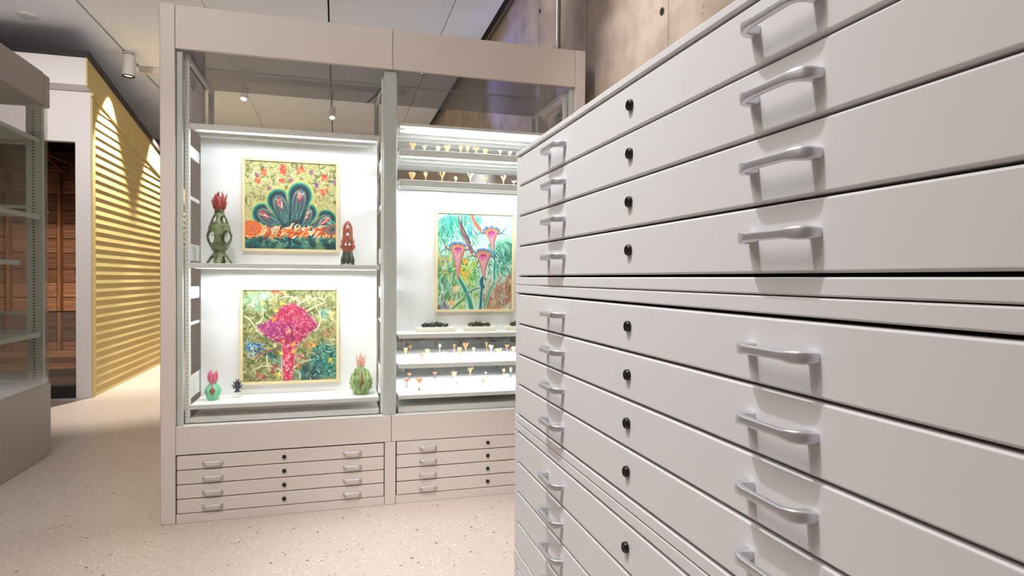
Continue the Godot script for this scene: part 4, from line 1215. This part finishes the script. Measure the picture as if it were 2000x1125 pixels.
# ---------------------------------------------------------------- ceramics in the lit case
func glazes() -> void:
	mat("glaze_green", lin(96, 116, 72), 0.35)
	mat("glaze_red", lin(164, 58, 52), 0.4)
	mat("glaze_rust", lin(172, 84, 62), 0.4)
	mat("glaze_dark_green", lin(66, 78, 62), 0.3)
	mat("glaze_mint", lin(110, 196, 150), 0.3)
	mat("glaze_teal", lin(40, 146, 116), 0.35)
	mat("glaze_pink", lin(230, 116, 140), 0.4)
	mat("glaze_blush", lin(240, 186, 166), 0.45)
	mat("glaze_brown", lin(142, 86, 50), 0.4)
	mat("glaze_leaf", lin(158, 184, 118), 0.4)
	mat("glaze_leaf_deep", lin(126, 156, 92), 0.4)
	mat("glaze_leaf_pale", lin(176, 198, 140), 0.4)
	mat("glaze_blue_black", lin(44, 46, 74), 0.35)
	mat("moss_green", lin(34, 52, 46), 0.7)
	mat("moss_brown", lin(62, 60, 44), 0.7)
	var f := FastNoiseLite.new()
	f.seed = 8
	f.frequency = 0.02
	f.fractal_octaves = 3
	var g := Gradient.new()
	g.colors = PackedColorArray([lin(52, 70, 48), lin(96, 120, 64), lin(132, 120, 62), lin(92, 128, 100)])
	g.offsets = PackedFloat32Array([0.2, 0.45, 0.62, 0.8])
	var nt := NoiseTexture2D.new()
	nt.noise = f
	nt.width = 256
	nt.height = 256
	nt.seamless = true
	nt.color_ramp = g
	var gm: StandardMaterial3D = M.glaze_green
	gm.albedo_color = Color.WHITE
	triplanar(gm, nt, Vector3(0.16, 0.22, 0.16))

func petal_ring(st: SurfaceTool, n: int, y0: float, r0: float, y1: float, r1: float, y2: float, r2: float, w: float, th: float, phase := 0.0, tip := 0.15) -> void:
	for k in n:
		var a := TAU * k / n + phase
		var d := Vector3(cos(a), 0, sin(a))
		var side := Vector3(-sin(a), 0, cos(a))
		var v := 1.0 + 0.08 * sin(k * 2.7 + phase * 3.0)
		blade(st, [d * r0 + Vector3(0, y0, 0), (d * r0).lerp(d * r1, 0.6) + Vector3(0, lerpf(y0, y1, 0.55), 0), d * r1 + Vector3(0, y1 * v, 0), (d * r1).lerp(d * r2, 0.6) + Vector3(0, lerpf(y1, y2, 0.6) * v, 0), d * r2 + Vector3(0, y2 * v, 0)], [w * 0.6, w * 0.95, w, w * 0.65, w * tip], th, side)

func sculptures() -> void:
	# tall green openwork vase with a red crown
	var t := thing("ceramic_sculpture", "tall green openwork ceramic vase with a red pine-cone crown", "sculpture", Vector3(-0.6335, 1.3725, -3.77))
	var st := S()
	var rad := func(a: float, u: float) -> float:
		var prof := [[0.0, 0.066], [0.05, 0.058], [0.12, 0.047], [0.20, 0.027], [0.215, 0.025], [0.24, 0.034], [0.33, 0.048], [0.45, 0.0605], [0.52, 0.062], [0.62, 0.055], [0.72, 0.048], [0.84, 0.036], [0.93, 0.024], [1.0, 0.023]]
		var r := 0.02
		for i in prof.size() - 1:
			if u >= prof[i][0] and u <= prof[i + 1][0]:
				r = lerpf(prof[i][1], prof[i + 1][1], (u - prof[i][0]) / (prof[i + 1][0] - prof[i][0]))
		return r * (1.0 + 0.06 * absf(cos(2.0 * a)) + 0.012 * sin(a * 22.0 + u * 60.0))
	var hole := func(a: float, u: float) -> bool:
		var q := fposmod(a, PI / 2) - PI / 4
		var jag := 0.04 * sin(a * 31.0) + 0.02 * sin(u * 190.0)
		if u < 0.135:
			return absf(q) < 0.52 - u * 2.0 + jag
		if Vector2(q / 0.52, (u - 0.485) / 0.125).length() < 1.0 + jag * 2.0:
			return true
		return Vector2(q / 0.50, (u - 0.82) / 0.072).length() < 1.0 + jag * 2.0
	shell(st, 72, 64, 0.300, rad, hole, 0.006)
	put("vase_body", st.commit(), M.glaze_green, t)
	st = S()
	lathe(st, [Vector2(0.022, 0.288), Vector2(0.0225, 0.31), Vector2(0.026, 0.330), Vector2(0.018, 0.36), Vector2(0.004, 0.378)], 20, Vector3.ZERO, 6, 0.08)
	petal_ring(st, 9, 0.31, 0.020, 0.335, 0.030, 0.362, 0.024, 0.0095, 0.005, 0.0, 0.2)
	petal_ring(st, 8, 0.325, 0.018, 0.35, 0.023, 0.376, 0.013, 0.0085, 0.005, 0.3, 0.2)
	petal_ring(st, 6, 0.30, 0.022, 0.318, 0.036, 0.332, 0.044, 0.0045, 0.004, 0.5, 0.3)
	petal_ring(st, 4, 0.335, 0.02, 0.355, 0.036, 0.375, 0.043, 0.004, 0.004, 0.2, 0.3)
	put("crown", st.commit(), M.glaze_red, t)
	st = S()
	for k in 10:
		var a := TAU * k / 10 + 0.2
		for y in [0.06, 0.11, 0.155, 0.2]:
			var r: float = rad.call(a, y / 0.300)
			blade(st, [Vector3(sin(a) * r, y, cos(a) * r), Vector3(sin(a) * (r + 0.002), y + 0.008, cos(a) * (r + 0.002)), Vector3(sin(a) * (r + 0.0035), y + 0.010, cos(a) * (r + 0.0035))], [0.003, 0.002, 0.0006], 0.002, Vector3(cos(a), 0, -sin(a)), 6)
	var th := put("thorn_row", st.commit(), M.glaze_green, t)
	th.set_meta("kind", "stuff")
	# rust-red openwork tower
	t = thing("ceramic_sculpture", "rust-red openwork ceramic tower on dark green claw feet", "sculpture", Vector3(0.0594, 1.3725, -3.77))
	st = S()
	var rad2 := func(a: float, u: float) -> float:
		var prof := [[0.0, 0.026], [0.12, 0.034], [0.2, 0.037], [0.3, 0.032], [0.45, 0.029], [0.6, 0.027], [0.8, 0.026], [0.92, 0.018], [1.0, 0.005]]
		var r := 0.02
		for i in prof.size() - 1:
			if u >= prof[i][0] and u <= prof[i + 1][0]:
				r = lerpf(prof[i][1], prof[i + 1][1], (u - prof[i][0]) / (prof[i + 1][0] - prof[i][0]))
		return r * (1.0 + 0.05 * cos(4.0 * a))
	var hole2 := func(a: float, u: float) -> bool:
		var q := fposmod(a + PI / 2, PI) - PI / 2
		for c in [[0.31, 0.13, 0.85], [0.58, 0.085, 0.7], [0.83, 0.09, 0.7]]:
			var v: float = (u - c[0]) / c[1]
			if v > -0.8 and v < 1.0 and absf(q) < c[2] * (1.0 - v) * 0.55 + 0.02 and (v > -0.5 or absf(q) > 0.16):
				return true
		return false
	shell(st, 48, 48, 0.182, rad2, hole2, 0.006)
	var body := put("tower", st.commit(), M.glaze_rust, t, Vector3(0, 0.078, 0))
	st = S()
	for k in 8:
		var a := TAU * k / 8
		for y in [0.028, 0.06]:
			var r: float = rad2.call(a, y / 0.182)
			blade(st, [Vector3(sin(a) * r, y - 0.01, cos(a) * r), Vector3(sin(a) * (r + 0.004), y + 0.004, cos(a) * (r + 0.004)), Vector3(sin(a) * (r + 0.006), y + 0.018, cos(a) * (r + 0.006))], [0.008, 0.006, 0.001], 0.003, Vector3(cos(a), 0, -sin(a)), 6)
	put("leaf_tips", st.commit(), M.glaze_rust, body).set_meta("kind", "stuff")
	st = S()
	lathe(st, [Vector2(0.026, 0.082), Vector2(0.030, 0.06), Vector2(0.035, 0.04), Vector2(0.036, 0.03)], 24, Vector3.ZERO, 8, 0.06)
	for k in 8:
		var a := TAU * k / 8 + 0.2
		var d := Vector3(cos(a), 0, sin(a))
		blade(st, [d * 0.030 + Vector3(0, 0.05, 0), d * 0.036 + Vector3(0, 0.03, 0), d * 0.034 + Vector3(0, 0.013, 0), d * 0.039 + Vector3(0, 0.0015, 0)], [0.011, 0.010, 0.006, 0.0025], 0.005, Vector3(-sin(a), 0, cos(a)))
	put("claw_feet", st.commit(), M.glaze_dark_green, t)
	# mint gourd with a pink tulip
	t = thing("ceramic_sculpture", "mint green ceramic gourd topped by a pink tulip, on the lower left shelf", "sculpture", Vector3(-0.669, 0.6095, -3.777))
	st = S()
	lathe(st, [Vector2(0.026, 0.0), Vector2(0.028, 0.004), Vector2(0.032, 0.022), Vector2(0.041, 0.045), Vector2(0.040, 0.058), Vector2(0.033, 0.074), Vector2(0.020, 0.088), Vector2(0.017, 0.094), Vector2(0.021, 0.104), Vector2(0.025, 0.112)], 48, Vector3.ZERO, 6, 0.045)
	put("gourd", st.commit(), M.glaze_mint, t)
	st = S()
	petal_ring(st, 8, 0.098, 0.016, 0.122, 0.0255, 0.158, 0.021, 0.0088, 0.004, 0.2, 0.12)
	petal_ring(st, 6, 0.10, 0.010, 0.128, 0.016, 0.150, 0.012, 0.0075, 0.004, 0.5, 0.12)
	blade(st, [Vector3(0.0, 0.108, 0.0235), Vector3(0.0, 0.094, 0.0205), Vector3(0.0, 0.082, 0.027)], [0.012, 0.007, 0.001], 0.003, Vector3(1, 0, 0))
	put("tulip", st.commit(), M.glaze_pink, t)
	st = S()
	for k in 3:
		var a := PI / 2 + TAU * k / 3 - 0.12
		var d := Vector3(cos(a), 0, sin(a))
		var sd := Vector3(-sin(a), 0, cos(a))
		blade(st, [d * 0.0235 + Vector3(0, 0.084, 0), d * 0.0335 + Vector3(0, 0.070, 0), d * 0.0405 + Vector3(0, 0.056, 0), d * 0.0395 + Vector3(0, 0.042, 0), d * 0.0345 + Vector3(0, 0.029, 0)], [0.001, 0.009, 0.0155, 0.009, 0.001], 0.0028, sd)
	put("brown_opening", st.commit(), M.glaze_brown, t)
	# blue-black thistle on a clear block
	var bl := thing("acrylic_block", "small clear acrylic block under the blue-black thistle", "block", Vector3(-0.549, 0.6095, -3.825))
	put("block", bx(Vector3(-0.023, 0, -0.015), Vector3(0.023, 0.031, 0.015), 0.002), M.acrylic, bl)
	t = thing("ceramic_sculpture", "small blue-black spiky ceramic thistle on a clear block, beside the mint gourd", "sculpture", Vector3(-0.549, 0.6410, -3.825))
	st = S()
	lathe(st, [Vector2(0.017, 0.0), Vector2(0.018, 0.003), Vector2(0.010, 0.007), Vector2(0.012, 0.018), Vector2(0.015, 0.028), Vector2(0.012, 0.04), Vector2(0.004, 0.048)], 18)
	put("bud", st.commit(), M.glaze_blue_black, t)
	st = S()
	petal_ring(st, 10, 0.022, 0.010, 0.036, 0.024, 0.040, 0.034, 0.003, 0.002, 0.1, 0.2)
	petal_ring(st, 8, 0.032, 0.008, 0.05, 0.017, 0.060, 0.024, 0.0034, 0.002, 0.4, 0.2)
	petal_ring(st, 5, 0.04, 0.004, 0.056, 0.007, 0.072, 0.010, 0.0035, 0.002, 0.9, 0.3)
	petal_ring(st, 7, 0.028, 0.013, 0.026, 0.021, 0.014, 0.023, 0.003, 0.002, 0.7, 0.2)
	put("spikes", st.commit(), M.glaze_blue_black, t)
	# pale green artichoke
	t = thing("ceramic_sculpture", "pale green scaly ceramic artichoke with blush pink petals on top", "sculpture", Vector3(0.138, 0.6095, -3.770))
	st = S()
	var prof := [Vector2(0.030, 0.0), Vector2(0.036, 0.004), Vector2(0.050, 0.028), Vector2(0.0575, 0.06), Vector2(0.054, 0.09), Vector2(0.040, 0.122), Vector2(0.026, 0.148), Vector2(0.022, 0.165)]
	lathe(st, prof, 28)
	put("body", st.commit(), M.glaze_leaf, t)
	for r in 6:
		var y: float = 0.012 + r * 0.025
		var rr := 0.0
		var rr2 := 0.0
		for i in prof.size() - 1:
			if y >= prof[i].y and y <= prof[i + 1].y:
				rr = lerpf(prof[i].x, prof[i + 1].x, (y - prof[i].y) / (prof[i + 1].y - prof[i].y))
			if y + 0.03 >= prof[i].y and y + 0.03 <= prof[i + 1].y:
				rr2 = lerpf(prof[i].x, prof[i + 1].x, (y + 0.03 - prof[i].y) / (prof[i + 1].y - prof[i].y))
		var n: int = [10, 12, 12, 11, 9, 7][r]
		for k in n:
			var a := TAU * (k + 0.5 * (r % 2)) / n
			if r > 0 and absf(wrapf(a - 1.5, -PI, PI)) < 0.16:
				continue
			var d := Vector3(cos(a), 0, sin(a))
			st = S()
			var w := rr * 0.30
			blade(st, [d * rr + Vector3(0, y - 0.008, 0), d * (rr + 0.003) + Vector3(0, y + 0.008, 0), d * (lerpf(rr, rr2, 0.7) + 0.006) + Vector3(0, y + 0.022, 0), d * (rr2 + 0.013) + Vector3(0, y + 0.033, 0)], [w * 0.7, w, w * 0.75, w * 0.08], 0.0042, Vector3(-sin(a), 0, cos(a)), 6)
			put("scale_leaf", st.commit(), [M.glaze_leaf, M.glaze_leaf_deep, M.glaze_leaf_pale][(k * 2 + r) % 3], t)
	st = S()
	petal_ring(st, 7, 0.155, 0.015, 0.18, 0.024, 0.222, 0.027, 0.010, 0.003, 0.2, 0.35)
	petal_ring(st, 5, 0.155, 0.008, 0.18, 0.010, 0.208, 0.012, 0.010, 0.003, 0.7, 0.35)
	put("petals", st.commit(), M.glaze_blush, t)
	st = S()
	var a0 := 1.5
	var dd := Vector3(cos(a0), 0, sin(a0))
	blade(st, [dd * 0.026 + Vector3(0, 0.15, 0), dd * 0.041 + Vector3(0, 0.122, 0), dd * 0.055 + Vector3(0, 0.09, 0), dd * 0.0585 + Vector3(0, 0.062, 0), dd * 0.0555 + Vector3(0, 0.045, 0)], [0.002, 0.005, 0.006, 0.012, 0.004], 0.0035, Vector3(-sin(a0), 0, cos(a0)))
	put("brown_opening", st.commit(), M.glaze_brown, t)

# ---------------------------------------------------------------- small flower models and trays
var fig_meshes := {}

func fig_mesh(kind: String) -> Array:
	if fig_meshes.has(kind):
		return fig_meshes[kind]
	# unit height; [foot and stem, bloom]
	var a := S()
	var b := S()
	match kind:
		"goblet":
			lathe(a, [Vector2(0.26, 0.0), Vector2(0.24, 0.05), Vector2(0.09, 0.12), Vector2(0.06, 0.35), Vector2(0.09, 0.52)], 16)
			lathe(b, [Vector2(0.08, 0.5), Vector2(0.17, 0.62), Vector2(0.2, 0.8), Vector2(0.3, 1.0), Vector2(0.27, 0.99), Vector2(0.12, 0.7)], 18, Vector3.ZERO, 5, 0.10)
		"daisy":
			lathe(a, [Vector2(0.24, 0.0), Vector2(0.2, 0.05), Vector2(0.07, 0.1), Vector2(0.055, 0.4), Vector2(0.1, 0.58)], 16)
			petal_ring(b, 8, 0.55, 0.06, 0.72, 0.25, 0.86, 0.44, 0.13, 0.04, 0.2, 0.4)
			lathe(b, [Vector2(0.14, 0.6), Vector2(0.16, 0.74), Vector2(0.08, 0.86)], 14)
		"fan":
			lathe(a, [Vector2(0.10, 0.0), Vector2(0.09, 0.05), Vector2(0.06, 0.12), Vector2(0.07, 0.45), Vector2(0.12, 0.55)], 14)
			for k in 7:
				var t := (k - 3) * 0.32
				blade(b, [Vector3(0, 0.48, 0), Vector3(sin(t) * 0.25, 0.48 + cos(t) * 0.25, 0.02), Vector3(sin(t) * 0.46, 0.50 + cos(t) * 0.46, 0.0)], [0.05, 0.09, 0.10], 0.05, Vector3(cos(t), -sin(t), 0))
		"cluster":
			lathe(a, [Vector2(0.24, 0.0), Vector2(0.22, 0.06), Vector2(0.1, 0.14), Vector2(0.12, 0.4)], 16)
			for k in 6:
				var t := TAU * k / 6
				blade(b, [Vector3(0, 0.3, 0), Vector3(cos(t) * 0.2, 0.55, sin(t) * 0.2), Vector3(cos(t) * 0.3, 0.78, sin(t) * 0.3), Vector3(cos(t) * 0.4, 0.98, sin(t) * 0.4)], [0.08, 0.11, 0.15, 0.12], 0.10, Vector3(-sin(t), 0, cos(t)))
			lathe(b, [Vector2(0.1, 0.4), Vector2(0.2, 0.7), Vector2(0.1, 0.9)], 12)
		"branch":
			lathe(a, [Vector2(0.2, 0.0), Vector2(0.18, 0.05), Vector2(0.07, 0.12), Vector2(0.06, 0.35)], 14)
			for k in 5:
				var t := TAU * k / 5 + 0.3
				blade(b, [Vector3(0, 0.3, 0), Vector3(cos(t) * 0.08, 0.55, sin(t) * 0.08), Vector3(cos(t) * 0.25, 0.75, sin(t) * 0.25), Vector3(cos(t) * (0.36 + 0.05 * (k % 2)), 0.8 + 0.1 * (k % 3), sin(t) * 0.36)], [0.06, 0.06, 0.06, 0.07], 0.05, Vector3(-sin(t), 0, cos(t)))
			for k in 5:
				var t := TAU * k / 5 + 0.3
				lathe(b, [Vector2(0.02, -0.06), Vector2(0.09, 0.0), Vector2(0.11, 0.08)], 10, Vector3(cos(t) * 0.36, 0.84 + 0.05 * (k % 3), sin(t) * 0.36))
		"tulip":
			lathe(a, [Vector2(0.2, 0.0), Vector2(0.17, 0.05), Vector2(0.06, 0.1), Vector2(0.05, 0.5), Vector2(0.1, 0.6)], 16)
			petal_ring(b, 6, 0.52, 0.06, 0.72, 0.22, 1.0, 0.30, 0.12, 0.035, 0.0, 0.2)
			petal_ring(b, 4, 0.52, 0.05, 0.70, 0.12, 0.9, 0.14, 0.1, 0.035, 0.5, 0.3)
		"tripod":
			for k in 3:
				var t := TAU * k / 3 + 0.5
				rod(a, [Vector3(cos(t) * 0.22, 0.0, sin(t) * 0.22), Vector3(cos(t) * 0.12, 0.2, sin(t) * 0.12), Vector3(0, 0.45, 0)], 0.045, 8)
			lathe(b, [Vector2(0.11, 0.4), Vector2(0.15, 0.6), Vector2(0.12, 0.75), Vector2(0.28, 0.92), Vector2(0.22, 1.0), Vector2(0.1, 0.93)], 16, Vector3.ZERO, 6, 0.06)
	fig_meshes[kind] = [a.commit(), b.commit()]
	return fig_meshes[kind]

var tones := {}

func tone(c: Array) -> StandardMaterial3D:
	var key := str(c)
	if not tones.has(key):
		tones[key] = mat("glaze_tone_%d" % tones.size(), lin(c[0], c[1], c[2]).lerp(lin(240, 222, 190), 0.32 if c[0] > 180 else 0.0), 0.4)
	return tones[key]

const SHAPE_WORDS := {"goblet": "goblet-shaped", "daisy": "open daisy-shaped", "fan": "fan-shaped", "cluster": "clustered", "branch": "branching", "tulip": "tulip-shaped", "tripod": "three-legged"}
const ORDINALS := ["first", "second", "third", "fourth", "fifth", "sixth", "seventh", "eighth", "ninth", "tenth", "eleventh", "twelfth", "thirteenth", "fourteenth", "fifteenth", "sixteenth"]

func row_of_figures(shelf: String, group: String, y: float, list: Array) -> void:
	# each: x, z, height, kind, colour word, bloom colour, foot colour
	var sorted := list.duplicate()
	sorted.sort_custom(func(p, q): return p[0] / -p[1] < q[0] / -q[1])
	for i in sorted.size():
		var f: Array = sorted[i]
		var t := thing("flower_model", "%s %s ceramic flower, %s from the left %s" % [f[4], SHAPE_WORDS[f[3]], ORDINALS[i], shelf], "figurine", Vector3(f[0], y + 0.0008, f[1]), group)
		var m := fig_mesh(f[3])
		var hgt := maxf(0.03, f[2])
		var wide := hgt * (0.82 if hgt < 0.06 else 0.62)
		var lo := put("foot_and_stem", m[0], tone(f[6]), t)
		var hi := put("bloom", m[1], tone(f[5]), t)
		for o in [lo, hi]:
			o.scale = Vector3(wide, hgt, wide)
			o.rotation.y = 1.3 * i

func figures() -> void:
	var gold := [206, 150, 76]
	var amber := [190, 120, 60]
	var cream := [234, 206, 150]
	var peach := [238, 196, 150]
	var pale := [240, 226, 176]
	var white := [238, 234, 226]
	var coral := [226, 124, 96]
	var orange := [216, 134, 70]
	var brown := [150, 92, 62]
	var pink := [226, 140, 124]
	var blue := [92, 112, 150]
	var mint := [190, 220, 196]
	row_of_figures("on the higher pull-out shelf", "flower models on the higher pull-out shelf", 0.795, [
		[0.421, -3.966, 0.057, "goblet", "small gold", gold, gold], [0.477, -4.220, 0.049, "daisy", "small amber", amber, amber], [0.501, -3.784, 0.047, "branch", "small orange", orange, gold],
		[0.565, -4.001, 0.042, "cluster", "small golden", gold, amber], [0.679, -4.205, 0.056, "fan", "small white", white, white], [0.660, -3.899, 0.034, "cluster", "tiny peach", peach, cream],
		[0.776, -4.184, 0.051, "tripod", "small amber", amber, cream], [0.733, -3.768, 0.075, "goblet", "thin cream", cream, peach], [0.861, -4.214, 0.056, "cluster", "small gold", gold, gold],
		[0.869, -3.988, 0.047, "goblet", "small orange", orange, gold], [1.016, -4.235, 0.057, "tripod", "small golden", gold, gold], [0.995, -4.016, 0.063, "daisy", "pale yellow", pale, pale],
		[0.991, -3.798, 0.059, "branch", "small peach", peach, gold], [1.137, -4.134, 0.050, "daisy", "small orange", orange, coral], [1.150, -4.012, 0.045, "cluster", "small coral", coral, blue]])
	row_of_figures("on the lower pull-out shelf", "flower models on the lower pull-out shelf", 0.612, [
		[0.425, -3.915, 0.058, "daisy", "red-brown", brown, brown], [0.475, -4.220, 0.045, "daisy", "orange and blue", orange, blue], [0.487, -3.790, 0.082, "daisy", "tall orange", orange, [150, 170, 90]],
		[0.648, -4.225, 0.046, "daisy", "pink-edged", pink, brown], [0.641, -3.960, 0.043, "tulip", "pale cream", pale, pale], [0.768, -4.138, 0.052, "cluster", "bright orange", coral, amber],
		[0.726, -3.824, 0.039, "tripod", "pale green", mint, pale], [0.895, -4.215, 0.064, "branch", "golden", gold, gold], [1.010, -4.225, 0.034, "fan", "mint white", mint, white],
		[0.946, -3.933, 0.050, "branch", "orange", orange, amber], [0.886, -3.785, 0.058, "tulip", "pale yellow-green", pale, mint], [1.138, -4.215, 0.048, "tulip", "white and orange", peach, amber],
		[1.070, -3.918, 0.063, "daisy", "pale peach", peach, pale], [1.171, -4.155, 0.065, "tulip", "pink and blue", pink, blue]])
	row_of_figures("on the right bay's topmost shelf", "flower models on the topmost lit shelf", 2.052, [
		[0.430, -3.720, 0.051, "cluster", "amber", amber, cream], [0.502, -3.720, 0.042, "branch", "pale cream", pale, pale], [0.585, -3.720, 0.040, "cluster", "peach", peach, peach],
		[0.641, -3.720, 0.050, "cluster", "golden", gold, peach], [0.723, -3.720, 0.052, "goblet", "golden", gold, cream], [0.766, -3.720, 0.056, "goblet", "amber", gold, gold],
		[0.820, -3.720, 0.057, "daisy", "thin amber", amber, cream], [0.877, -3.720, 0.043, "cluster", "orange", orange, amber], [0.972, -3.720, 0.041, "goblet", "white", white, white], [1.035, -3.720, 0.043, "fan", "peach", peach, gold]])
	row_of_figures("on the right bay's second shelf", "flower models on the second lit shelf", 1.874, [
		[0.429, -3.720, 0.054, "cluster", "orange", orange, amber], [0.510, -3.720, 0.060, "tulip", "amber", orange, gold], [0.610, -3.720, 0.068, "branch", "tall golden", gold, gold], [0.693, -3.720, 0.048, "fan", "pale golden", cream, pale],
		[0.783, -3.720, 0.071, "branch", "tall golden-white", cream, gold], [0.875, -3.720, 0.055, "daisy", "orange", orange, peach], [0.994, -3.720, 0.066, "branch", "tall cream", cream, gold], [1.062, -3.720, 0.042, "daisy", "white", white, pale]])
	var dim := [96, 88, 82]  # rear rows use darkened colours that stand for their shade
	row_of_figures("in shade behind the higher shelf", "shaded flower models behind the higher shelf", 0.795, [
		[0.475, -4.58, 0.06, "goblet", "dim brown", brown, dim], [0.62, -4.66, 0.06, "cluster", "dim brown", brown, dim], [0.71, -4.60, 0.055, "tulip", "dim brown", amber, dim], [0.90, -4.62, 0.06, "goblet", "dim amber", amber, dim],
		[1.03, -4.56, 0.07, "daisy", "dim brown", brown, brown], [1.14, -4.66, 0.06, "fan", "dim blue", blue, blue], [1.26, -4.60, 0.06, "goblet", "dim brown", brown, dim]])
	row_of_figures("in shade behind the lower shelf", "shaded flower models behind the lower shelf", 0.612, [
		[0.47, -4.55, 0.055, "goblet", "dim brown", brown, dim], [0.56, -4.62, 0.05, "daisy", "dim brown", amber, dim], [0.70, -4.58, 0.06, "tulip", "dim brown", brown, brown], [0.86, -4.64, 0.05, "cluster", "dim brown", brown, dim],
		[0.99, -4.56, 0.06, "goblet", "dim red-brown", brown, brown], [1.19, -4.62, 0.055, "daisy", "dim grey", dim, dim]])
	# trays on the middle shelf
	for p in [[0.590, -3.861, 0.118, 0.058, "cream tray under dark green curls, left of the three trays", "pile of dark green ceramic curls on the left cream tray", M.moss_green], [0.876, -3.866, 0.098, 0.057, "cream tray under dark brown curls, middle of the three trays", "pile of dark brown-green ceramic curls on the middle cream tray", M.moss_brown], [1.150, -3.868, 0.098, 0.055, "cream tray half hidden by the near drawer stack, right of the three trays", "pile of dark green ceramic curls on the right cream tray, half hidden", M.moss_green]]:
		var t := thing("display_tray", p[4], "tray", Vector3(p[0], 0.9703, p[1] + 0.012), "cream trays on the middle shelf")
		put("slab", bx(Vector3(-p[2], 0, -p[3] + 0.012), Vector3(p[2], 0.0235, p[3] - 0.002), 0.003), M.tray_cream, t)
		var m := thing("ceramic_curls", p[5], "ceramic", Vector3(p[0], 0.9940, p[1] + 0.012), "curled ceramics on the cream trays")
		var rng := RandomNumberGenerator.new()
		rng.seed = int(p[0] * 1000.0)
		for k in 22:
			var u := (k + 0.5) / 22.0 * 2.0 - 1.0
			var x: float = u * p[2] * 0.66
			var z := rng.randf_range(-0.022, 0.018)
			var r := rng.randf_range(0.007, 0.013)
			var up := rng.randf_range(0.014, 0.034) * (1.0 - 0.45 * absf(u))
			var st := S()
			var pts := []
			var a0 := rng.randf() * TAU
			for i in 7:
				var a := a0 + i * 0.95
				pts.append(Vector3(x + cos(a) * r, 0.0045 + up * i / 6.0, z + sin(a) * r))
			blade(st, pts, [0.004, 0.006, 0.006, 0.006, 0.005, 0.004, 0.0015], 0.004, Vector3.UP, 6)
			put("curl", st.commit(), p[6], m)

func _ready() -> void:
	setup()
	materials()
	glazes()
	hardware()
	room()
	lamps()
	house()
	left_case()
	lit_case()
	flat_files()
	paintings()
	sculptures()
	figures()
